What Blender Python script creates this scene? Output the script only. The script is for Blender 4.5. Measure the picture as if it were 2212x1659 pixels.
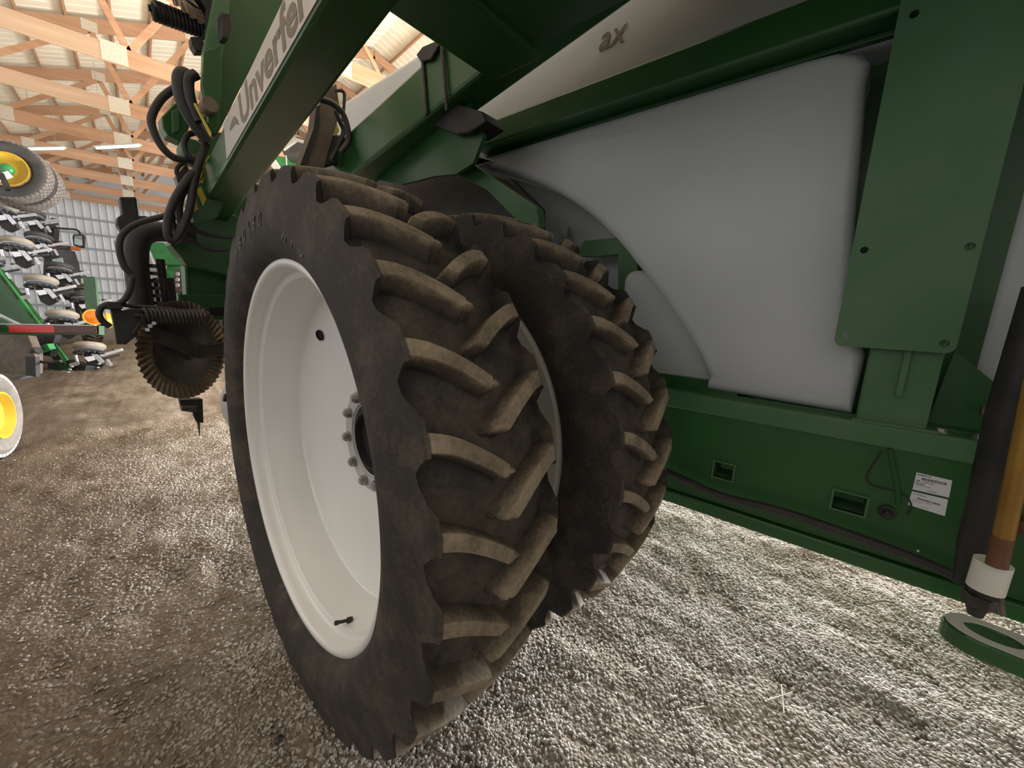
import bpy, math, random
import numpy as np
from mathutils import Vector, Matrix

random.seed(7)
rng = np.random.default_rng(7)
for o in list(bpy.data.objects):
    bpy.data.objects.remove(o)
SC = bpy.context.scene
COL = SC.collection
R = math.radians

# ------------------------------------------------------------------ camera
CAM_H = 1.359
FPX = 845.0
YAW, PITCH, ROLL = R(43.484), R(10.658), R(2.593)
def heading(a):
    return np.array([math.sin(a), math.cos(a), 0.0])
_F0 = heading(YAW); _T0 = np.array([math.cos(YAW), -math.sin(YAW), 0.0]); _Z = np.array([0, 0, 1.0])
CF = math.cos(PITCH) * _F0 - math.sin(PITCH) * _Z
_U = math.sin(PITCH) * _F0 + math.cos(PITCH) * _Z
CX = math.cos(ROLL) * _T0 + math.sin(ROLL) * _U
CU = -math.sin(ROLL) * _T0 + math.cos(ROLL) * _U
cd = bpy.data.cameras.new('camera')
cam = bpy.data.objects.new('camera', cd)
COL.objects.link(cam)
cd.sensor_width = 36.0
cd.lens = FPX / 2212.0 * 36.0
cd.clip_start = 0.02
cd.clip_end = 300
m = Matrix.Identity(4)
for i in range(3):
    m[i][0] = CX[i]; m[i][1] = CU[i]; m[i][2] = -CF[i]
m[2][3] = CAM_H
cam.matrix_world = m
SC.camera = cam

# ------------------------------------------------------------------ light
SC.view_settings.view_transform = 'Standard'
SC.view_settings.look = 'None'
SC.view_settings.gamma = 1.0
SC.view_settings.use_curve_mapping = False
SC.view_settings.exposure = 0.0
world = bpy.data.worlds.new('daylight')
SC.world = world
world.use_nodes = True
bg = world.node_tree.nodes['Background']
bg.inputs[0].default_value = (0.95, 0.97, 1.0, 1)
bg.inputs[1].default_value = 0.2

def area(name, loc, target, sx, sy, power, col):
    l = bpy.data.lights.new(name, 'AREA')
    l.shape = 'RECTANGLE'; l.size = sx; l.size_y = sy
    l.energy = power; l.color = col
    o = bpy.data.objects.new(name, l)
    COL.objects.link(o)
    o.location = loc
    d = Vector(target) - Vector(loc)
    o.rotation_euler = d.to_track_quat('-Z', 'Y').to_euler()
    return o

# daylight through the big door openings of the shed; then added fill lights
area('side_door_daylight', (12.5, 2.2, 1.9), (0, 1.6, 0.0), 9.0, 3.6, 5600, (0.97, 0.98, 1.0))
area('rear_door_daylight', (1.5, -7.5, 2.2), (1.0, 3.0, 1.1), 6.0, 3.4, 30, (1.0, 0.93, 0.84))
area('left_opening_daylight', (-3.6, 1.0, 2.4), (0.6, 2.2, 0.8), 4.0, 2.4, 34, (1.0, 0.96, 0.90))
area('roof_fill_left', (0.4, 13.5, 3.2), (0.4, 14.0, 8.0), 6.0, 15.0, 190, (1.0, 0.90, 0.74))  # added uplight that brightens the left part of the roof
area('far_wall_fill', (9.0, 22.5, 4.0), (-1.5, 26.3, 2.0), 4.0, 2.0, 420, (0.96, 0.98, 1.0))  # added light raking the far wall, brings out its ribs
area('roof_fill_right', (5.2, 6.5, 3.6), (4.2, 6.5, 8.0), 3.0, 7.0, 450, (1.0, 0.86, 0.66))  # added uplight that brightens the roof gap on the right

# ------------------------------------------------------------------ frames
HM = R(-5.967)                                   # heading of the applicator
MT = np.array([math.cos(HM), -math.sin(HM), 0.0]); MFW = heading(HM)
HW = R(-2.516)                                   # heading of its wheels
WT = np.array([math.cos(HW), -math.sin(HW), 0.0]); WFW = heading(HW)
WCEN = np.array([0.3185, 1.3543, 0.0]) + 0       # replaced below
CAMP = np.array([0, 0, CAM_H])
def W(l, f, z):
    return MT * l + MFW * f + _Z * z
def ray(px, py):
    return CF + CX * ((px - 1106.0) / FPX) - CU * ((py - 829.5) / FPX)
def on(px, py, n, c):
    """the point of the plane n.p = c that is seen at this place of the 2212 x 1659 frame"""
    r = ray(px, py)
    return CAMP + r * ((c - CAMP @ n) / (r @ n))
def at_l(px, py, D):
    p = on(px, py, MT, D); return p
def at_f(px, py, F_):
    return on(px, py, MFW, F_)
def at_d(px, py, d):
    return CAMP + ray(px, py) * d
def at_y(px, py, Y):
    return on(px, py, np.array([0, 1.0, 0]), Y)
def at_z(px, py, z):
    return on(px, py, _Z, z)

# ------------------------------------------------------------------ materials
def mat(name, color, rough=0.5, metal=0.0, noise=0.0, scale=8.0, color2=None, bump=0.0, bscale=60.0, coat=0.0,
        emit=None, spec=None, trans=0.0, detail=6.0, ramp=(0.35, 0.65), grain=None):
    m = bpy.data.materials.new(name)
    m.use_nodes = True
    nt = m.node_tree; N = nt.nodes; L = nt.links
    b = N['Principled BSDF']
    b.inputs['Base Color'].default_value = (*color, 1)
    b.inputs['Roughness'].default_value = rough
    b.inputs['Metallic'].default_value = metal
    if coat: b.inputs['Coat Weight'].default_value = coat; b.inputs['Coat Roughness'].default_value = 0.18
    if spec is not None: b.inputs['Specular IOR Level'].default_value = spec
    if trans: b.inputs['Transmission Weight'].default_value = trans
    if emit:
        b.inputs['Emission Color'].default_value = (*emit[0], 1); b.inputs['Emission Strength'].default_value = emit[1]
    tc = N.new('ShaderNodeTexCoord')
    src = tc.outputs['Object']
    if grain:
        mp = N.new('ShaderNodeMapping'); mp.inputs['Scale'].default_value = grain
        L.new(src, mp.inputs[0]); src = mp.outputs[0]
    if color2 is not None:
        t = N.new('ShaderNodeTexNoise'); t.inputs['Scale'].default_value = scale; t.inputs['Detail'].default_value = detail
        L.new(src, t.inputs['Vector'])
        r = N.new('ShaderNodeValToRGB')
        r.color_ramp.elements[0].position = ramp[0]; r.color_ramp.elements[1].position = ramp[1]
        r.color_ramp.elements[0].color = (*color, 1); r.color_ramp.elements[1].color = (*color2, 1)
        L.new(t.outputs['Fac'], r.inputs[0]); L.new(r.outputs[0], b.inputs['Base Color'])
    if bump:
        t2 = N.new('ShaderNodeTexNoise'); t2.inputs['Scale'].default_value = bscale; t2.inputs['Detail'].default_value = 5
        L.new(src, t2.inputs['Vector'])
        bp = N.new('ShaderNodeBump'); bp.inputs['Strength'].default_value = bump; bp.inputs['Distance'].default_value = 0.01
        L.new(t2.outputs['Fac'], bp.inputs['Height']); L.new(bp.outputs[0], b.inputs['Normal'])
    return m

M = {}
M['green'] = mat('green_paint', (0.014, 0.078, 0.015), 0.40, coat=0.12, color2=(0.021, 0.098, 0.022), scale=3.0, bump=0.03, bscale=25)
M['green_dusty'] = mat('dusty_green_paint', (0.044, 0.135, 0.048), 0.5, color2=(0.075, 0.165, 0.075), scale=5.0, ramp=(0.3, 0.75), bump=0.03, bscale=25)
M['green_far'] = mat('bright_green_paint', (0.05, 0.30, 0.09), 0.4, color2=(0.04, 0.24, 0.07), scale=2.0)
M['tank'] = mat('tank_polyethylene', (0.48, 0.51, 0.53), 0.42, color2=(0.53, 0.56, 0.575), scale=1.5, bump=0.06, bscale=14)
M['tank_tan'] = mat('tank_polyethylene_tan', (0.50, 0.46, 0.39), 0.5, color2=(0.55, 0.51, 0.44), scale=1.5)
M['wheel'] = mat('wheel_paint', (0.80, 0.80, 0.78), 0.34, metal=0.1, color2=(0.84, 0.84, 0.82), scale=2.0)
M['steel'] = mat('zinc_steel', (0.45, 0.45, 0.43), 0.4, metal=0.7, color2=(0.35, 0.33, 0.3), scale=20)
M['bright'] = mat('bright_steel', (0.75, 0.76, 0.78), 0.3, metal=0.6, color2=(0.6, 0.62, 0.66), scale=20)
M['black'] = mat('black_paint', (0.009, 0.0085, 0.0085), 0.55, color2=(0.025, 0.022, 0.02), scale=8)
M['darksteel'] = mat('dark_steel', (0.03, 0.027, 0.024), 0.45, metal=0.3, color2=(0.06, 0.05, 0.042), scale=14, bump=0.05)
M['hose'] = mat('hose_rubber', (0.018, 0.017, 0.016), 0.55, color2=(0.03, 0.028, 0.026), scale=30)
M['brownsteel'] = mat('dirty_brown_steel', (0.10, 0.075, 0.055), 0.6, color2=(0.16, 0.125, 0.095), scale=9)
M['coulter'] = mat('worn_disc_steel', (0.07, 0.055, 0.04), 0.42, metal=0.55, color2=(0.19, 0.14, 0.09), scale=7, bump=0.04)
M['wood'] = mat('truss_lumber', (0.36, 0.19, 0.105), 0.6, color2=(0.47, 0.285, 0.17), scale=2.2, grain=(0.5, 6, 6), ramp=(0.25, 0.75), bump=0.05)
M['wood_pale'] = mat('pale_lumber', (0.38, 0.25, 0.16), 0.6, color2=(0.47, 0.33, 0.22), scale=2.2, grain=(0.5, 6, 6), ramp=(0.25, 0.75), bump=0.05)
M['plate'] = mat('truss_plate_galvanised', (0.52, 0.47, 0.38), 0.45, metal=0.25, color2=(0.62, 0.57, 0.47), scale=40)
M['roof'] = mat('roof_sheet', (0.80, 0.74, 0.60), 0.5, color2=(0.74, 0.68, 0.55), scale=0.8)
M['sheet'] = mat('wall_sheet', (0.62, 0.64, 0.66), 0.45, color2=(0.72, 0.73, 0.74), scale=1.2)
M['girt'] = mat('grey_girt', (0.30, 0.32, 0.33), 0.6, color2=(0.36, 0.37, 0.38), scale=4)
M['decal'] = mat('silver_decal', (0.46, 0.45, 0.42), 0.35, metal=0.2, color2=(0.52, 0.51, 0.48), scale=5)
M['decal_ink'] = mat('decal_ink', (0.135, 0.115, 0.085), 0.5, color2=(0.16, 0.135, 0.10), scale=9)
M['label'] = mat('white_label', (0.72, 0.73, 0.75), 0.5, color2=(0.68, 0.69, 0.72), scale=9)
M['ink'] = mat('black_ink', (0.03, 0.03, 0.032), 0.6, color2=(0.05, 0.05, 0.05), scale=9)
M['yellow'] = mat('yellow_paint', (0.62, 0.42, 0.04), 0.4, color2=(0.54, 0.35, 0.035), scale=6)
M['yellow_decal'] = mat('yellow_decal', (0.75, 0.60, 0.07), 0.5, color2=(0.68, 0.54, 0.08), scale=6)
M['tread'] = mat('dusty_tyre_rubber', (0.17, 0.15, 0.13), 0.8, color2=(0.24, 0.21, 0.18), scale=12, bump=0.1, bscale=40)
M['sidewall'] = mat('tyre_sidewall', (0.045, 0.045, 0.048), 0.6, color2=(0.07, 0.068, 0.066), scale=6)
M['tan'] = mat('dusty_tan_rubber', (0.30, 0.255, 0.20), 0.75, color2=(0.36, 0.31, 0.25), scale=9)
M['red'] = mat('red_reflector', (0.62, 0.035, 0.03), 0.35, color2=(0.55, 0.03, 0.03), scale=30)
M['darkred'] = mat('dark_red_reflector', (0.10, 0.015, 0.014), 0.4, color2=(0.075, 0.012, 0.012), scale=30)
M['amber'] = mat('amber_lens', (0.85, 0.22, 0.015), 0.2, color2=(0.70, 0.14, 0.01), scale=14, coat=0.6)
M['gold'] = mat('brass_tube', (0.40, 0.235, 0.045), 0.4, metal=0.35, color2=(0.30, 0.16, 0.035), scale=5)
M['rust'] = mat('brown_band', (0.12, 0.05, 0.022), 0.6, color2=(0.16, 0.07, 0.03), scale=12)
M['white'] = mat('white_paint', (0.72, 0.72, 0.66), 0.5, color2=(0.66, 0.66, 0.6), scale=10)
M['greywhite'] = mat('grey_panel', (0.42, 0.43, 0.42), 0.5, color2=(0.5, 0.5, 0.49), scale=3)
M['glass'] = mat('mirror_glass', (0.62, 0.70, 0.70), 0.05, metal=0.9, color2=(0.5, 0.6, 0.62), scale=6)
M['lamp'] = mat('lamp_tube', (1, 0.98, 0.9), 0.4, emit=((1.0, 0.97, 0.9), 9.0), color2=(1, 0.98, 0.92), scale=2)
M['straw'] = mat('straw', (0.62, 0.54, 0.38), 0.7, color2=(0.7, 0.62, 0.46), scale=20)
M['dark'] = mat('dark_hole', (0.006, 0.006, 0.006), 0.8, color2=(0.01, 0.01, 0.01), scale=5)

# big tyre rubber: dust sits on the lugs and the tread floor (vertex attribute "dust")
def tyre_mat():
    m = bpy.data.materials.new('field_dusty_tyre_rubber'); m.use_nodes = True
    nt = m.node_tree; N = nt.nodes; L = nt.links; b = N['Principled BSDF']
    b.inputs['Roughness'].default_value = 0.78
    b.inputs['Specular IOR Level'].default_value = 0.3
    at = N.new('ShaderNodeAttribute'); at.attribute_name = 'dust'
    tc = N.new('ShaderNodeTexCoord')
    n1 = N.new('ShaderNodeTexNoise'); n1.inputs['Scale'].default_value = 9; n1.inputs['Detail'].default_value = 8; n1.inputs['Roughness'].default_value = 0.65
    L.new(tc.outputs['Object'], n1.inputs['Vector'])
    n2 = N.new('ShaderNodeTexNoise'); n2.inputs['Scale'].default_value = 90; n2.inputs['Detail'].default_value = 4
    L.new(tc.outputs['Object'], n2.inputs['Vector'])
    ma = N.new('ShaderNodeMath'); ma.operation = 'MULTIPLY_ADD'
    L.new(n1.outputs['Fac'], ma.inputs[0]); ma.inputs[1].default_value = 1.5; L.new(at.outputs['Fac'], ma.inputs[2])
    mb = N.new('ShaderNodeMath'); mb.operation = 'MULTIPLY_ADD'
    L.new(n2.outputs['Fac'], mb.inputs[0]); mb.inputs[1].default_value = 0.5; L.new(ma.outputs[0], mb.inputs[2])
    r = N.new('ShaderNodeValToRGB'); cr = r.color_ramp
    cr.elements[0].position = 0.0; cr.elements[0].color = (0.022, 0.021, 0.020, 1)
    cr.elements[1].position = 1.0; cr.elements[1].color = (0.42, 0.335, 0.235, 1)
    e = cr.elements.new(0.42); e.color = (0.040, 0.036, 0.032, 1)
    e = cr.elements.new(0.68); e.color = (0.115, 0.092, 0.066, 1)
    mc = N.new('ShaderNodeMath'); mc.operation = 'MULTIPLY'; mc.inputs[1].default_value = 0.5
    L.new(mb.outputs[0], mc.inputs[0]); L.new(mc.outputs[0], r.inputs[0]); L.new(r.outputs[0], b.inputs['Base Color'])
    bp = N.new('ShaderNodeBump'); bp.inputs['Strength'].default_value = 0.22; bp.inputs['Distance'].default_value = 0.004
    L.new(n2.outputs['Fac'], bp.inputs['Height']); L.new(bp.outputs[0], b.inputs['Normal'])
    return m
M['tyre'] = tyre_mat()

# ------------------------------------------------------------------ builders
class G:
    def __init__(s): s.v = []; s.f = []
    def add(s, vs, fs):
        n = len(s.v); s.v += [tuple(map(float, p)) for p in vs]; s.f += [tuple(i + n for i in q) for q in fs]; return s
    def hexa(s, a):            # 8 corners: 0-3 bottom ring, 4-7 top ring
        return s.add(a, [(0, 3, 2, 1), (4, 5, 6, 7), (0, 1, 5, 4), (1, 2, 6, 5), (2, 3, 7, 6), (3, 0, 4, 7)])
    def mbox(s, l, f, z):      # box in machine coordinates
        c = [W(l[i], f[j], 0) for i, j in ((0, 0), (1, 0), (1, 1), (0, 1))]
        return s.hexa([p + _Z * z[0] for p in c] + [p + _Z * z[1] for p in c])
    def wbox(s, x, y, z):
        c = [np.array([x[i], y[j], 0.0]) for i, j in ((0, 0), (1, 0), (1, 1), (0, 1))]
        return s.hexa([p + _Z * z[0] for p in c] + [p + _Z * z[1] for p in c])
    def bar(s, a, b, w, h, up=(0, 0, 1)):      # square bar between two points
        a = np.array(a, float); b = np.array(b, float); d = b - a; d /= np.linalg.norm(d)
        u = np.array(up, float); sd = np.cross(d, u)
        if np.linalg.norm(sd) < 1e-4: sd = np.cross(d, np.array([1.0, 0, 0]))
        sd /= np.linalg.norm(sd); u = np.cross(sd, d)
        ring = [(-1, -1), (1, -1), (1, 1), (-1, 1)]
        return s.hexa([a + sd * (i * w / 2) + u * (j * h / 2) for i, j in ring] + [b + sd * (i * w / 2) + u * (j * h / 2) for i, j in ring])
    def prism(s, pts, off):    # planar outline pushed along a vector
        pts = [np.array(p, float) for p in pts]; off = np.array(off, float); n = len(pts)
        fs = [tuple(range(n))[::-1], tuple(range(n, 2 * n))] + [(i, (i + 1) % n, n + (i + 1) % n, n + i) for i in range(n)]
        return s.add(pts + [p + off for p in pts], fs)
    def tube(s, pts, r, seg=10, smooth=6, cap=True):
        P = [np.array(p, float) for p in pts]
        if smooth > 1 and len(P) > 2:
            Q = []; E_ = [2 * P[0] - P[1]] + P + [2 * P[-1] - P[-2]]
            for i in range(1, len(E_) - 2):
                a, b, c, d = E_[i - 1:i + 3]
                for k in range(smooth):
                    t = k / smooth
                    Q.append(0.5 * ((2 * b) + (c - a) * t + (2 * a - 5 * b + 4 * c - d) * t * t + (3 * b - a - 3 * c + d) * t ** 3))
            Q.append(P[-1]); P = Q
        n = len(P); rr = r if hasattr(r, '__len__') else [r] * n
        d0 = P[1] - P[0]; ref = np.array([0, 0, 1.0]) if abs(d0[2]) < 0.9 * np.linalg.norm(d0) else np.array([1.0, 0, 0])
        sd = np.cross(d0, ref); vs = []
        for i in range(n):
            d = P[min(i + 1, n - 1)] - P[max(i - 1, 0)]; d /= (np.linalg.norm(d) + 1e-12)
            sd = sd - d * (sd @ d); sd /= (np.linalg.norm(sd) + 1e-12); up = np.cross(sd, d)
            for k in range(seg):
                a = 2 * math.pi * k / seg
                vs.append(P[i] + (sd * math.cos(a) + up * math.sin(a)) * rr[i])
        fs = [(i * seg + k, i * seg + (k + 1) % seg, (i + 1) * seg + (k + 1) % seg, (i + 1) * seg + k) for i in range(n - 1) for k in range(seg)]
        if cap: fs += [tuple(range(seg))[::-1], tuple((n - 1) * seg + k for k in range(seg))]
        return s.add(vs, fs)
    def lathe(s, prof, c, ax, n=32, closed=False, a0=0.0, a1=2 * math.pi, wob=None):
        """prof: (distance along the axis, radius)"""
        c = np.array(c, float); ax = np.array(ax, float); ax /= np.linalg.norm(ax)
        u = np.cross(ax, [0, 0, 1.0])
        if np.linalg.norm(u) < 1e-3: u = np.cross(ax, [0, 1.0, 0])
        u /= np.linalg.norm(u); v = np.cross(ax, u); vs = []; full = abs(a1 - a0 - 2 * math.pi) < 1e-6
        m_ = n if full else n + 1
        for k in range(m_):
            a = a0 + (a1 - a0) * k / n
            for j, (x, r_) in enumerate(prof):
                dx = wob(k, j) if wob else 0
                vs.append(c + ax * (x + dx) + (u * math.cos(a) + v * math.sin(a)) * r_)
        p = len(prof); fs = []
        for k in range(n):
            k2 = (k + 1) % m_
            for j in range(p if closed else p - 1):
                j2 = (j + 1) % p
                fs.append((k * p + j, k2 * p + j, k2 * p + j2, k * p + j2))
        return s.add(vs, fs)
    def cyl(s, a, b, r, n=16):
        return s.tube([a, b], r, seg=n, smooth=1)

def link(name, me, parent, material):
    o = bpy.data.objects.new(name, me); COL.objects.link(o)
    if material is not None: me.materials.append(material)
    return o
def place(o, parent):
    if parent is not None:
        o.parent = parent
        o.matrix_parent_inverse = WM(parent).inverted()
_WM = {}
def WM(o):
    return _WM[o.name]
def obj(name, g, material, parent=None, smooth=False, bevel=0.0, origin=None, **tags):
    vs = np.array(g.v); c = vs.mean(0) if origin is None else np.array(origin, float)
    me = bpy.data.meshes.new(name); me.from_pydata((vs - c).tolist(), [], g.f); me.validate()
    import bmesh
    bm = bmesh.new(); bm.from_mesh(me); bmesh.ops.recalc_face_normals(bm, faces=bm.faces); bm.to_mesh(me); bm.free()
    o = link(name, me, parent, material if not isinstance(material, str) else M[material])
    o.location = c; _WM[o.name] = Matrix.Translation(Vector(c.tolist()))
    place(o, parent)
    if smooth:
        me.polygons.foreach_set('use_smooth', [True] * len(me.polygons))
        if smooth != 'all':
            me.set_sharp_from_angle(angle=R(40))
    if bevel:
        b = o.modifiers.new('bevel', 'BEVEL'); b.width = bevel; b.segments = 2; b.limit_method = 'ANGLE'; b.angle_limit = R(40)
    for k, v in tags.items(): o[k] = v
    return o
def thing(name, loc, label=None, category=None, parent=None, group=None, kind=None):
    o = bpy.data.objects.new(name, None); COL.objects.link(o); o.empty_display_size = 0.1
    o.location = Vector([float(q) for q in loc]); _WM[o.name] = Matrix.Translation(o.location)
    place(o, parent)
    if label: o['label'] = label
    if category: o['category'] = category
    if group: o['group'] = group
    if kind: o['kind'] = kind
    return o
def share(src, name, mtx, parent):
    """a further object on the same mesh, moved by the world matrix mtx"""
    o = src.copy(); COL.objects.link(o); o.name = name
    w = mtx @ WM(src); _WM[o.name] = w
    o.parent = None; o.matrix_parent_inverse = Matrix.Identity(4)
    if parent is not None:
        o.parent = parent; o.matrix_parent_inverse = WM(parent).inverted()
    o.matrix_basis = w
    return o
def text(name, body, origin, xdir, ydir, size, material, parent, depth=0.0008, shear=0.0, bold=0.0, stretch=1.0):
    cu = bpy.data.curves.new(name, 'FONT'); cu.body = body; cu.size = size; cu.extrude = depth; cu.shear = shear; cu.offset = bold
    cu.resolution_u = 3
    to = bpy.data.objects.new(name, cu); COL.objects.link(to)
    dg = bpy.context.evaluated_depsgraph_get()
    me = bpy.data.meshes.new_from_object(to.evaluated_get(dg))
    bpy.data.objects.remove(to)
    x = np.array(xdir, float); x /= np.linalg.norm(x); y = np.array(ydir, float); y = y - x * (x @ y); y /= np.linalg.norm(y); z = np.cross(x, y)
    mt = Matrix([[x[i] * stretch, y[i], z[i], origin[i]] for i in range(3)] + [[0, 0, 0, 1]])
    me.transform(mt)
    g = G(); g.v = [tuple(v.co) for v in me.vertices]; g.f = [tuple(p.vertices) for p in me.polygons]
    bpy.data.meshes.remove(me)
    return obj(name, g, material, parent)

# ------------------------------------------------------------------ noise helper
def vnoise(x, y, seed=0):
    xi = np.floor(x).astype(np.int64); yi = np.floor(y).astype(np.int64); xf = x - xi; yf = y - yi
    def h(a, b):
        n = (a * 374761393 + b * 668265263 + seed * 974711) & 0x7fffffff
        n = ((n ^ (n >> 13)) * 1274126177) & 0x7fffffff
        return ((n ^ (n >> 16)) & 0xffff) / 65535.0
    u = xf * xf * (3 - 2 * xf); v = yf * yf * (3 - 2 * yf)
    return (h(xi, yi) * (1 - u) + h(xi + 1, yi) * u) * (1 - v) + (h(xi, yi + 1) * (1 - u) + h(xi + 1, yi + 1) * u) * v
def ground_h(x, y):
    l = x * MT[0] + y * MT[1]; f = x * MFW[0] + y * MFW[1]
    h = 0.045 * (vnoise(l * 1.1, f * 0.7, 1) - 0.5) + 0.032 * (vnoise(l * 3.5, f * 2.2, 2) - 0.5) + 0.022 * (vnoise(l * 9, f * 6, 3) - 0.5) + 0.012 * (vnoise(l * 22, f * 18, 4) - 0.5)
    return h

# ================================================================== SETTING
# floor of loose gravel
def axis(lo, hi, c, fine, n_f, grow):
    a = [c]; s = fine
    while a[-1] < hi:
        a.append(a[-1] + s)
        if a[-1] - c > n_f: s *= grow
    b = [c]; s = fine
    while b[-1] > lo:
        b.append(b[-1] - s)
        if c - b[-1] > n_f: s *= grow
    return np.array(sorted(set(b[1:] + a)))
gx = axis(-6.0, 14.0, 1.0, 0.022, 2.2, 1.03); gy = axis(-9.0, 27.5, 1.0, 0.022, 2.2, 1.03)
X_, Y_ = np.meshgrid(gx, gy); Zg = ground_h(X_, Y_)
nx, ny = len(gx), len(gy)
verts = np.stack([X_.ravel(), Y_.ravel(), Zg.ravel()], -1)
idx = np.arange(nx * ny).reshape(ny, nx)
faces = np.stack([idx[:-1, :-1].ravel(), idx[:-1, 1:].ravel(), idx[1:, 1:].ravel(), idx[1:, :-1].ravel()], -1)
def fast_mesh(name, verts, faces):
    me = bpy.data.meshes.new(name)
    me.vertices.add(len(verts)); me.vertices.foreach_set('co', verts.astype(np.float32).ravel())
    k = faces.shape[1]
    me.loops.add(faces.size); me.loops.foreach_set('vertex_index', faces.astype(np.int32).ravel())
    me.polygons.add(len(faces)); me.polygons.foreach_set('loop_start', np.arange(0, faces.size, k, dtype=np.int32))
    me.polygons.foreach_set('loop_total', np.full(len(faces), k, np.int32)); me.update(calc_edges=True); me.validate()
    me.polygons.foreach_set('use_smooth', np.ones(len(faces), bool))
    return me
def dim_left(N, L, src, dst, col, amt):
    """floor and stones left of the wheels painted brown for the dim light"""
    ge = N.new('ShaderNodeNewGeometry'); dt = N.new('ShaderNodeVectorMath'); dt.operation = 'DOT_PRODUCT'
    L.new(ge.outputs['Position'], dt.inputs[0]); dt.inputs[1].default_value = tuple(MT)
    nz = N.new('ShaderNodeTexNoise'); nz.inputs['Scale'].default_value = 1.7; nz.inputs['Detail'].default_value = 6; nz.inputs['Roughness'].default_value = .65
    L.new(ge.outputs['Position'], nz.inputs['Vector'])
    ad = N.new('ShaderNodeMath'); ad.operation = 'MULTIPLY_ADD'; ad.inputs[1].default_value = 2.6
    L.new(nz.outputs['Fac'], ad.inputs[0]); L.new(dt.outputs['Value'], ad.inputs[2])
    mr = N.new('ShaderNodeMapRange'); mr.interpolation_type = 'SMOOTHSTEP'
    mr.inputs['From Min'].default_value = 1.0; mr.inputs['From Max'].default_value = 2.4; mr.inputs['To Min'].default_value = amt; mr.inputs['To Max'].default_value = 0.0
    L.new(ad.outputs[0], mr.inputs['Value'])
    m2 = N.new('ShaderNodeMix'); m2.data_type = 'RGBA'; L.new(mr.outputs[0], m2.inputs[0]); L.new(src, m2.inputs[6]); m2.inputs[7].default_value = col
    L.new(m2.outputs[2], dst)
def gravel_mat():
    m = bpy.data.materials.new('gravel_ground'); m.use_nodes = True
    nt = m.node_tree; N = nt.nodes; L = nt.links; b = N['Principled BSDF']; b.inputs['Roughness'].default_value = 0.85
    b.inputs['Specular IOR Level'].default_value = 0.25
    tc = N.new('ShaderNodeTexCoord')
    v = N.new('ShaderNodeTexVoronoi'); v.inputs['Scale'].default_value = 75; L.new(tc.outputs['Object'], v.inputs['Vector'])
    n = N.new('ShaderNodeTexNoise'); n.inputs['Scale'].default_value = 2.2; n.inputs['Detail'].default_value = 8; n.inputs['Roughness'].default_value = 0.7
    L.new(tc.outputs['Object'], n.inputs['Vector'])
    hs = N.new('ShaderNodeSeparateColor'); L.new(v.outputs['Color'], hs.inputs[0])
    r = N.new('ShaderNodeValToRGB'); cr = r.color_ramp
    cr.elements[0].color = (0.16, 0.125, 0.09, 1); cr.elements[1].color = (0.56, 0.52, 0.45, 1)
    e = cr.elements.new(0.5); e.color = (0.34, 0.29, 0.23, 1)
    L.new(hs.outputs[0], r.inputs[0])
    r2 = N.new('ShaderNodeValToRGB'); r2.color_ramp.elements[0].position = 0.4; r2.color_ramp.elements[1].position = 0.62
    r2.color_ramp.elements[0].color = (0.21, 0.155, 0.105, 1); r2.color_ramp.elements[1].color = (0.36, 0.31, 0.25, 1)
    L.new(n.outputs['Fac'], r2.inputs[0])
    mx = N.new('ShaderNodeMix'); mx.data_type = 'RGBA'; mx.inputs[0].default_value = 0.5
    L.new(r2.outputs[0], mx.inputs[6]); L.new(r.outputs[0], mx.inputs[7])
    dim_left(N, L, mx.outputs[2], b.inputs['Base Color'], (0.088, 0.064, 0.043, 1), 0.8)
    bp = N.new('ShaderNodeBump'); bp.inputs['Strength'].default_value = 0.9; bp.inputs['Distance'].default_value = 0.006; bp.invert = True
    L.new(v.outputs['Distance'], bp.inputs['Height'])
    L.new(bp.outputs[0], b.inputs['Normal'])
    return m
M['gravel'] = gravel_mat()
me = fast_mesh('floor', verts, faces); me.materials.append(M['gravel'])
floor = bpy.data.objects.new('floor', me); COL.objects.link(floor); floor['kind'] = 'structure'

# loose pebbles lying on the floor near the wheels (geometry nodes, stuff)
def stone_mat():
    m = bpy.data.materials.new('pebble'); m.use_nodes = True
    nt = m.node_tree; N = nt.nodes; L = nt.links; b = N['Principled BSDF']; b.inputs['Roughness'].default_value = 0.75
    b.inputs['Specular IOR Level'].default_value = 0.35
    oi = N.new('ShaderNodeObjectInfo'); r = N.new('ShaderNodeValToRGB'); cr = r.color_ramp
    cr.elements[0].color = (0.24, 0.205, 0.165, 1); cr.elements[1].color = (0.78, 0.76, 0.71, 1)
    for p, c in ((0.3, (0.42, 0.385, 0.33, 1)), (0.6, (0.58, 0.55, 0.50, 1))):
        e = cr.elements.new(p); e.color = c
    L.new(oi.outputs['Random'], r.inputs[0]); dim_left(N, L, r.outputs[0], b.inputs['Base Color'], (0.12, 0.09, 0.062, 1), 0.74)
    return m
M['stone'] = stone_mat()
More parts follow.
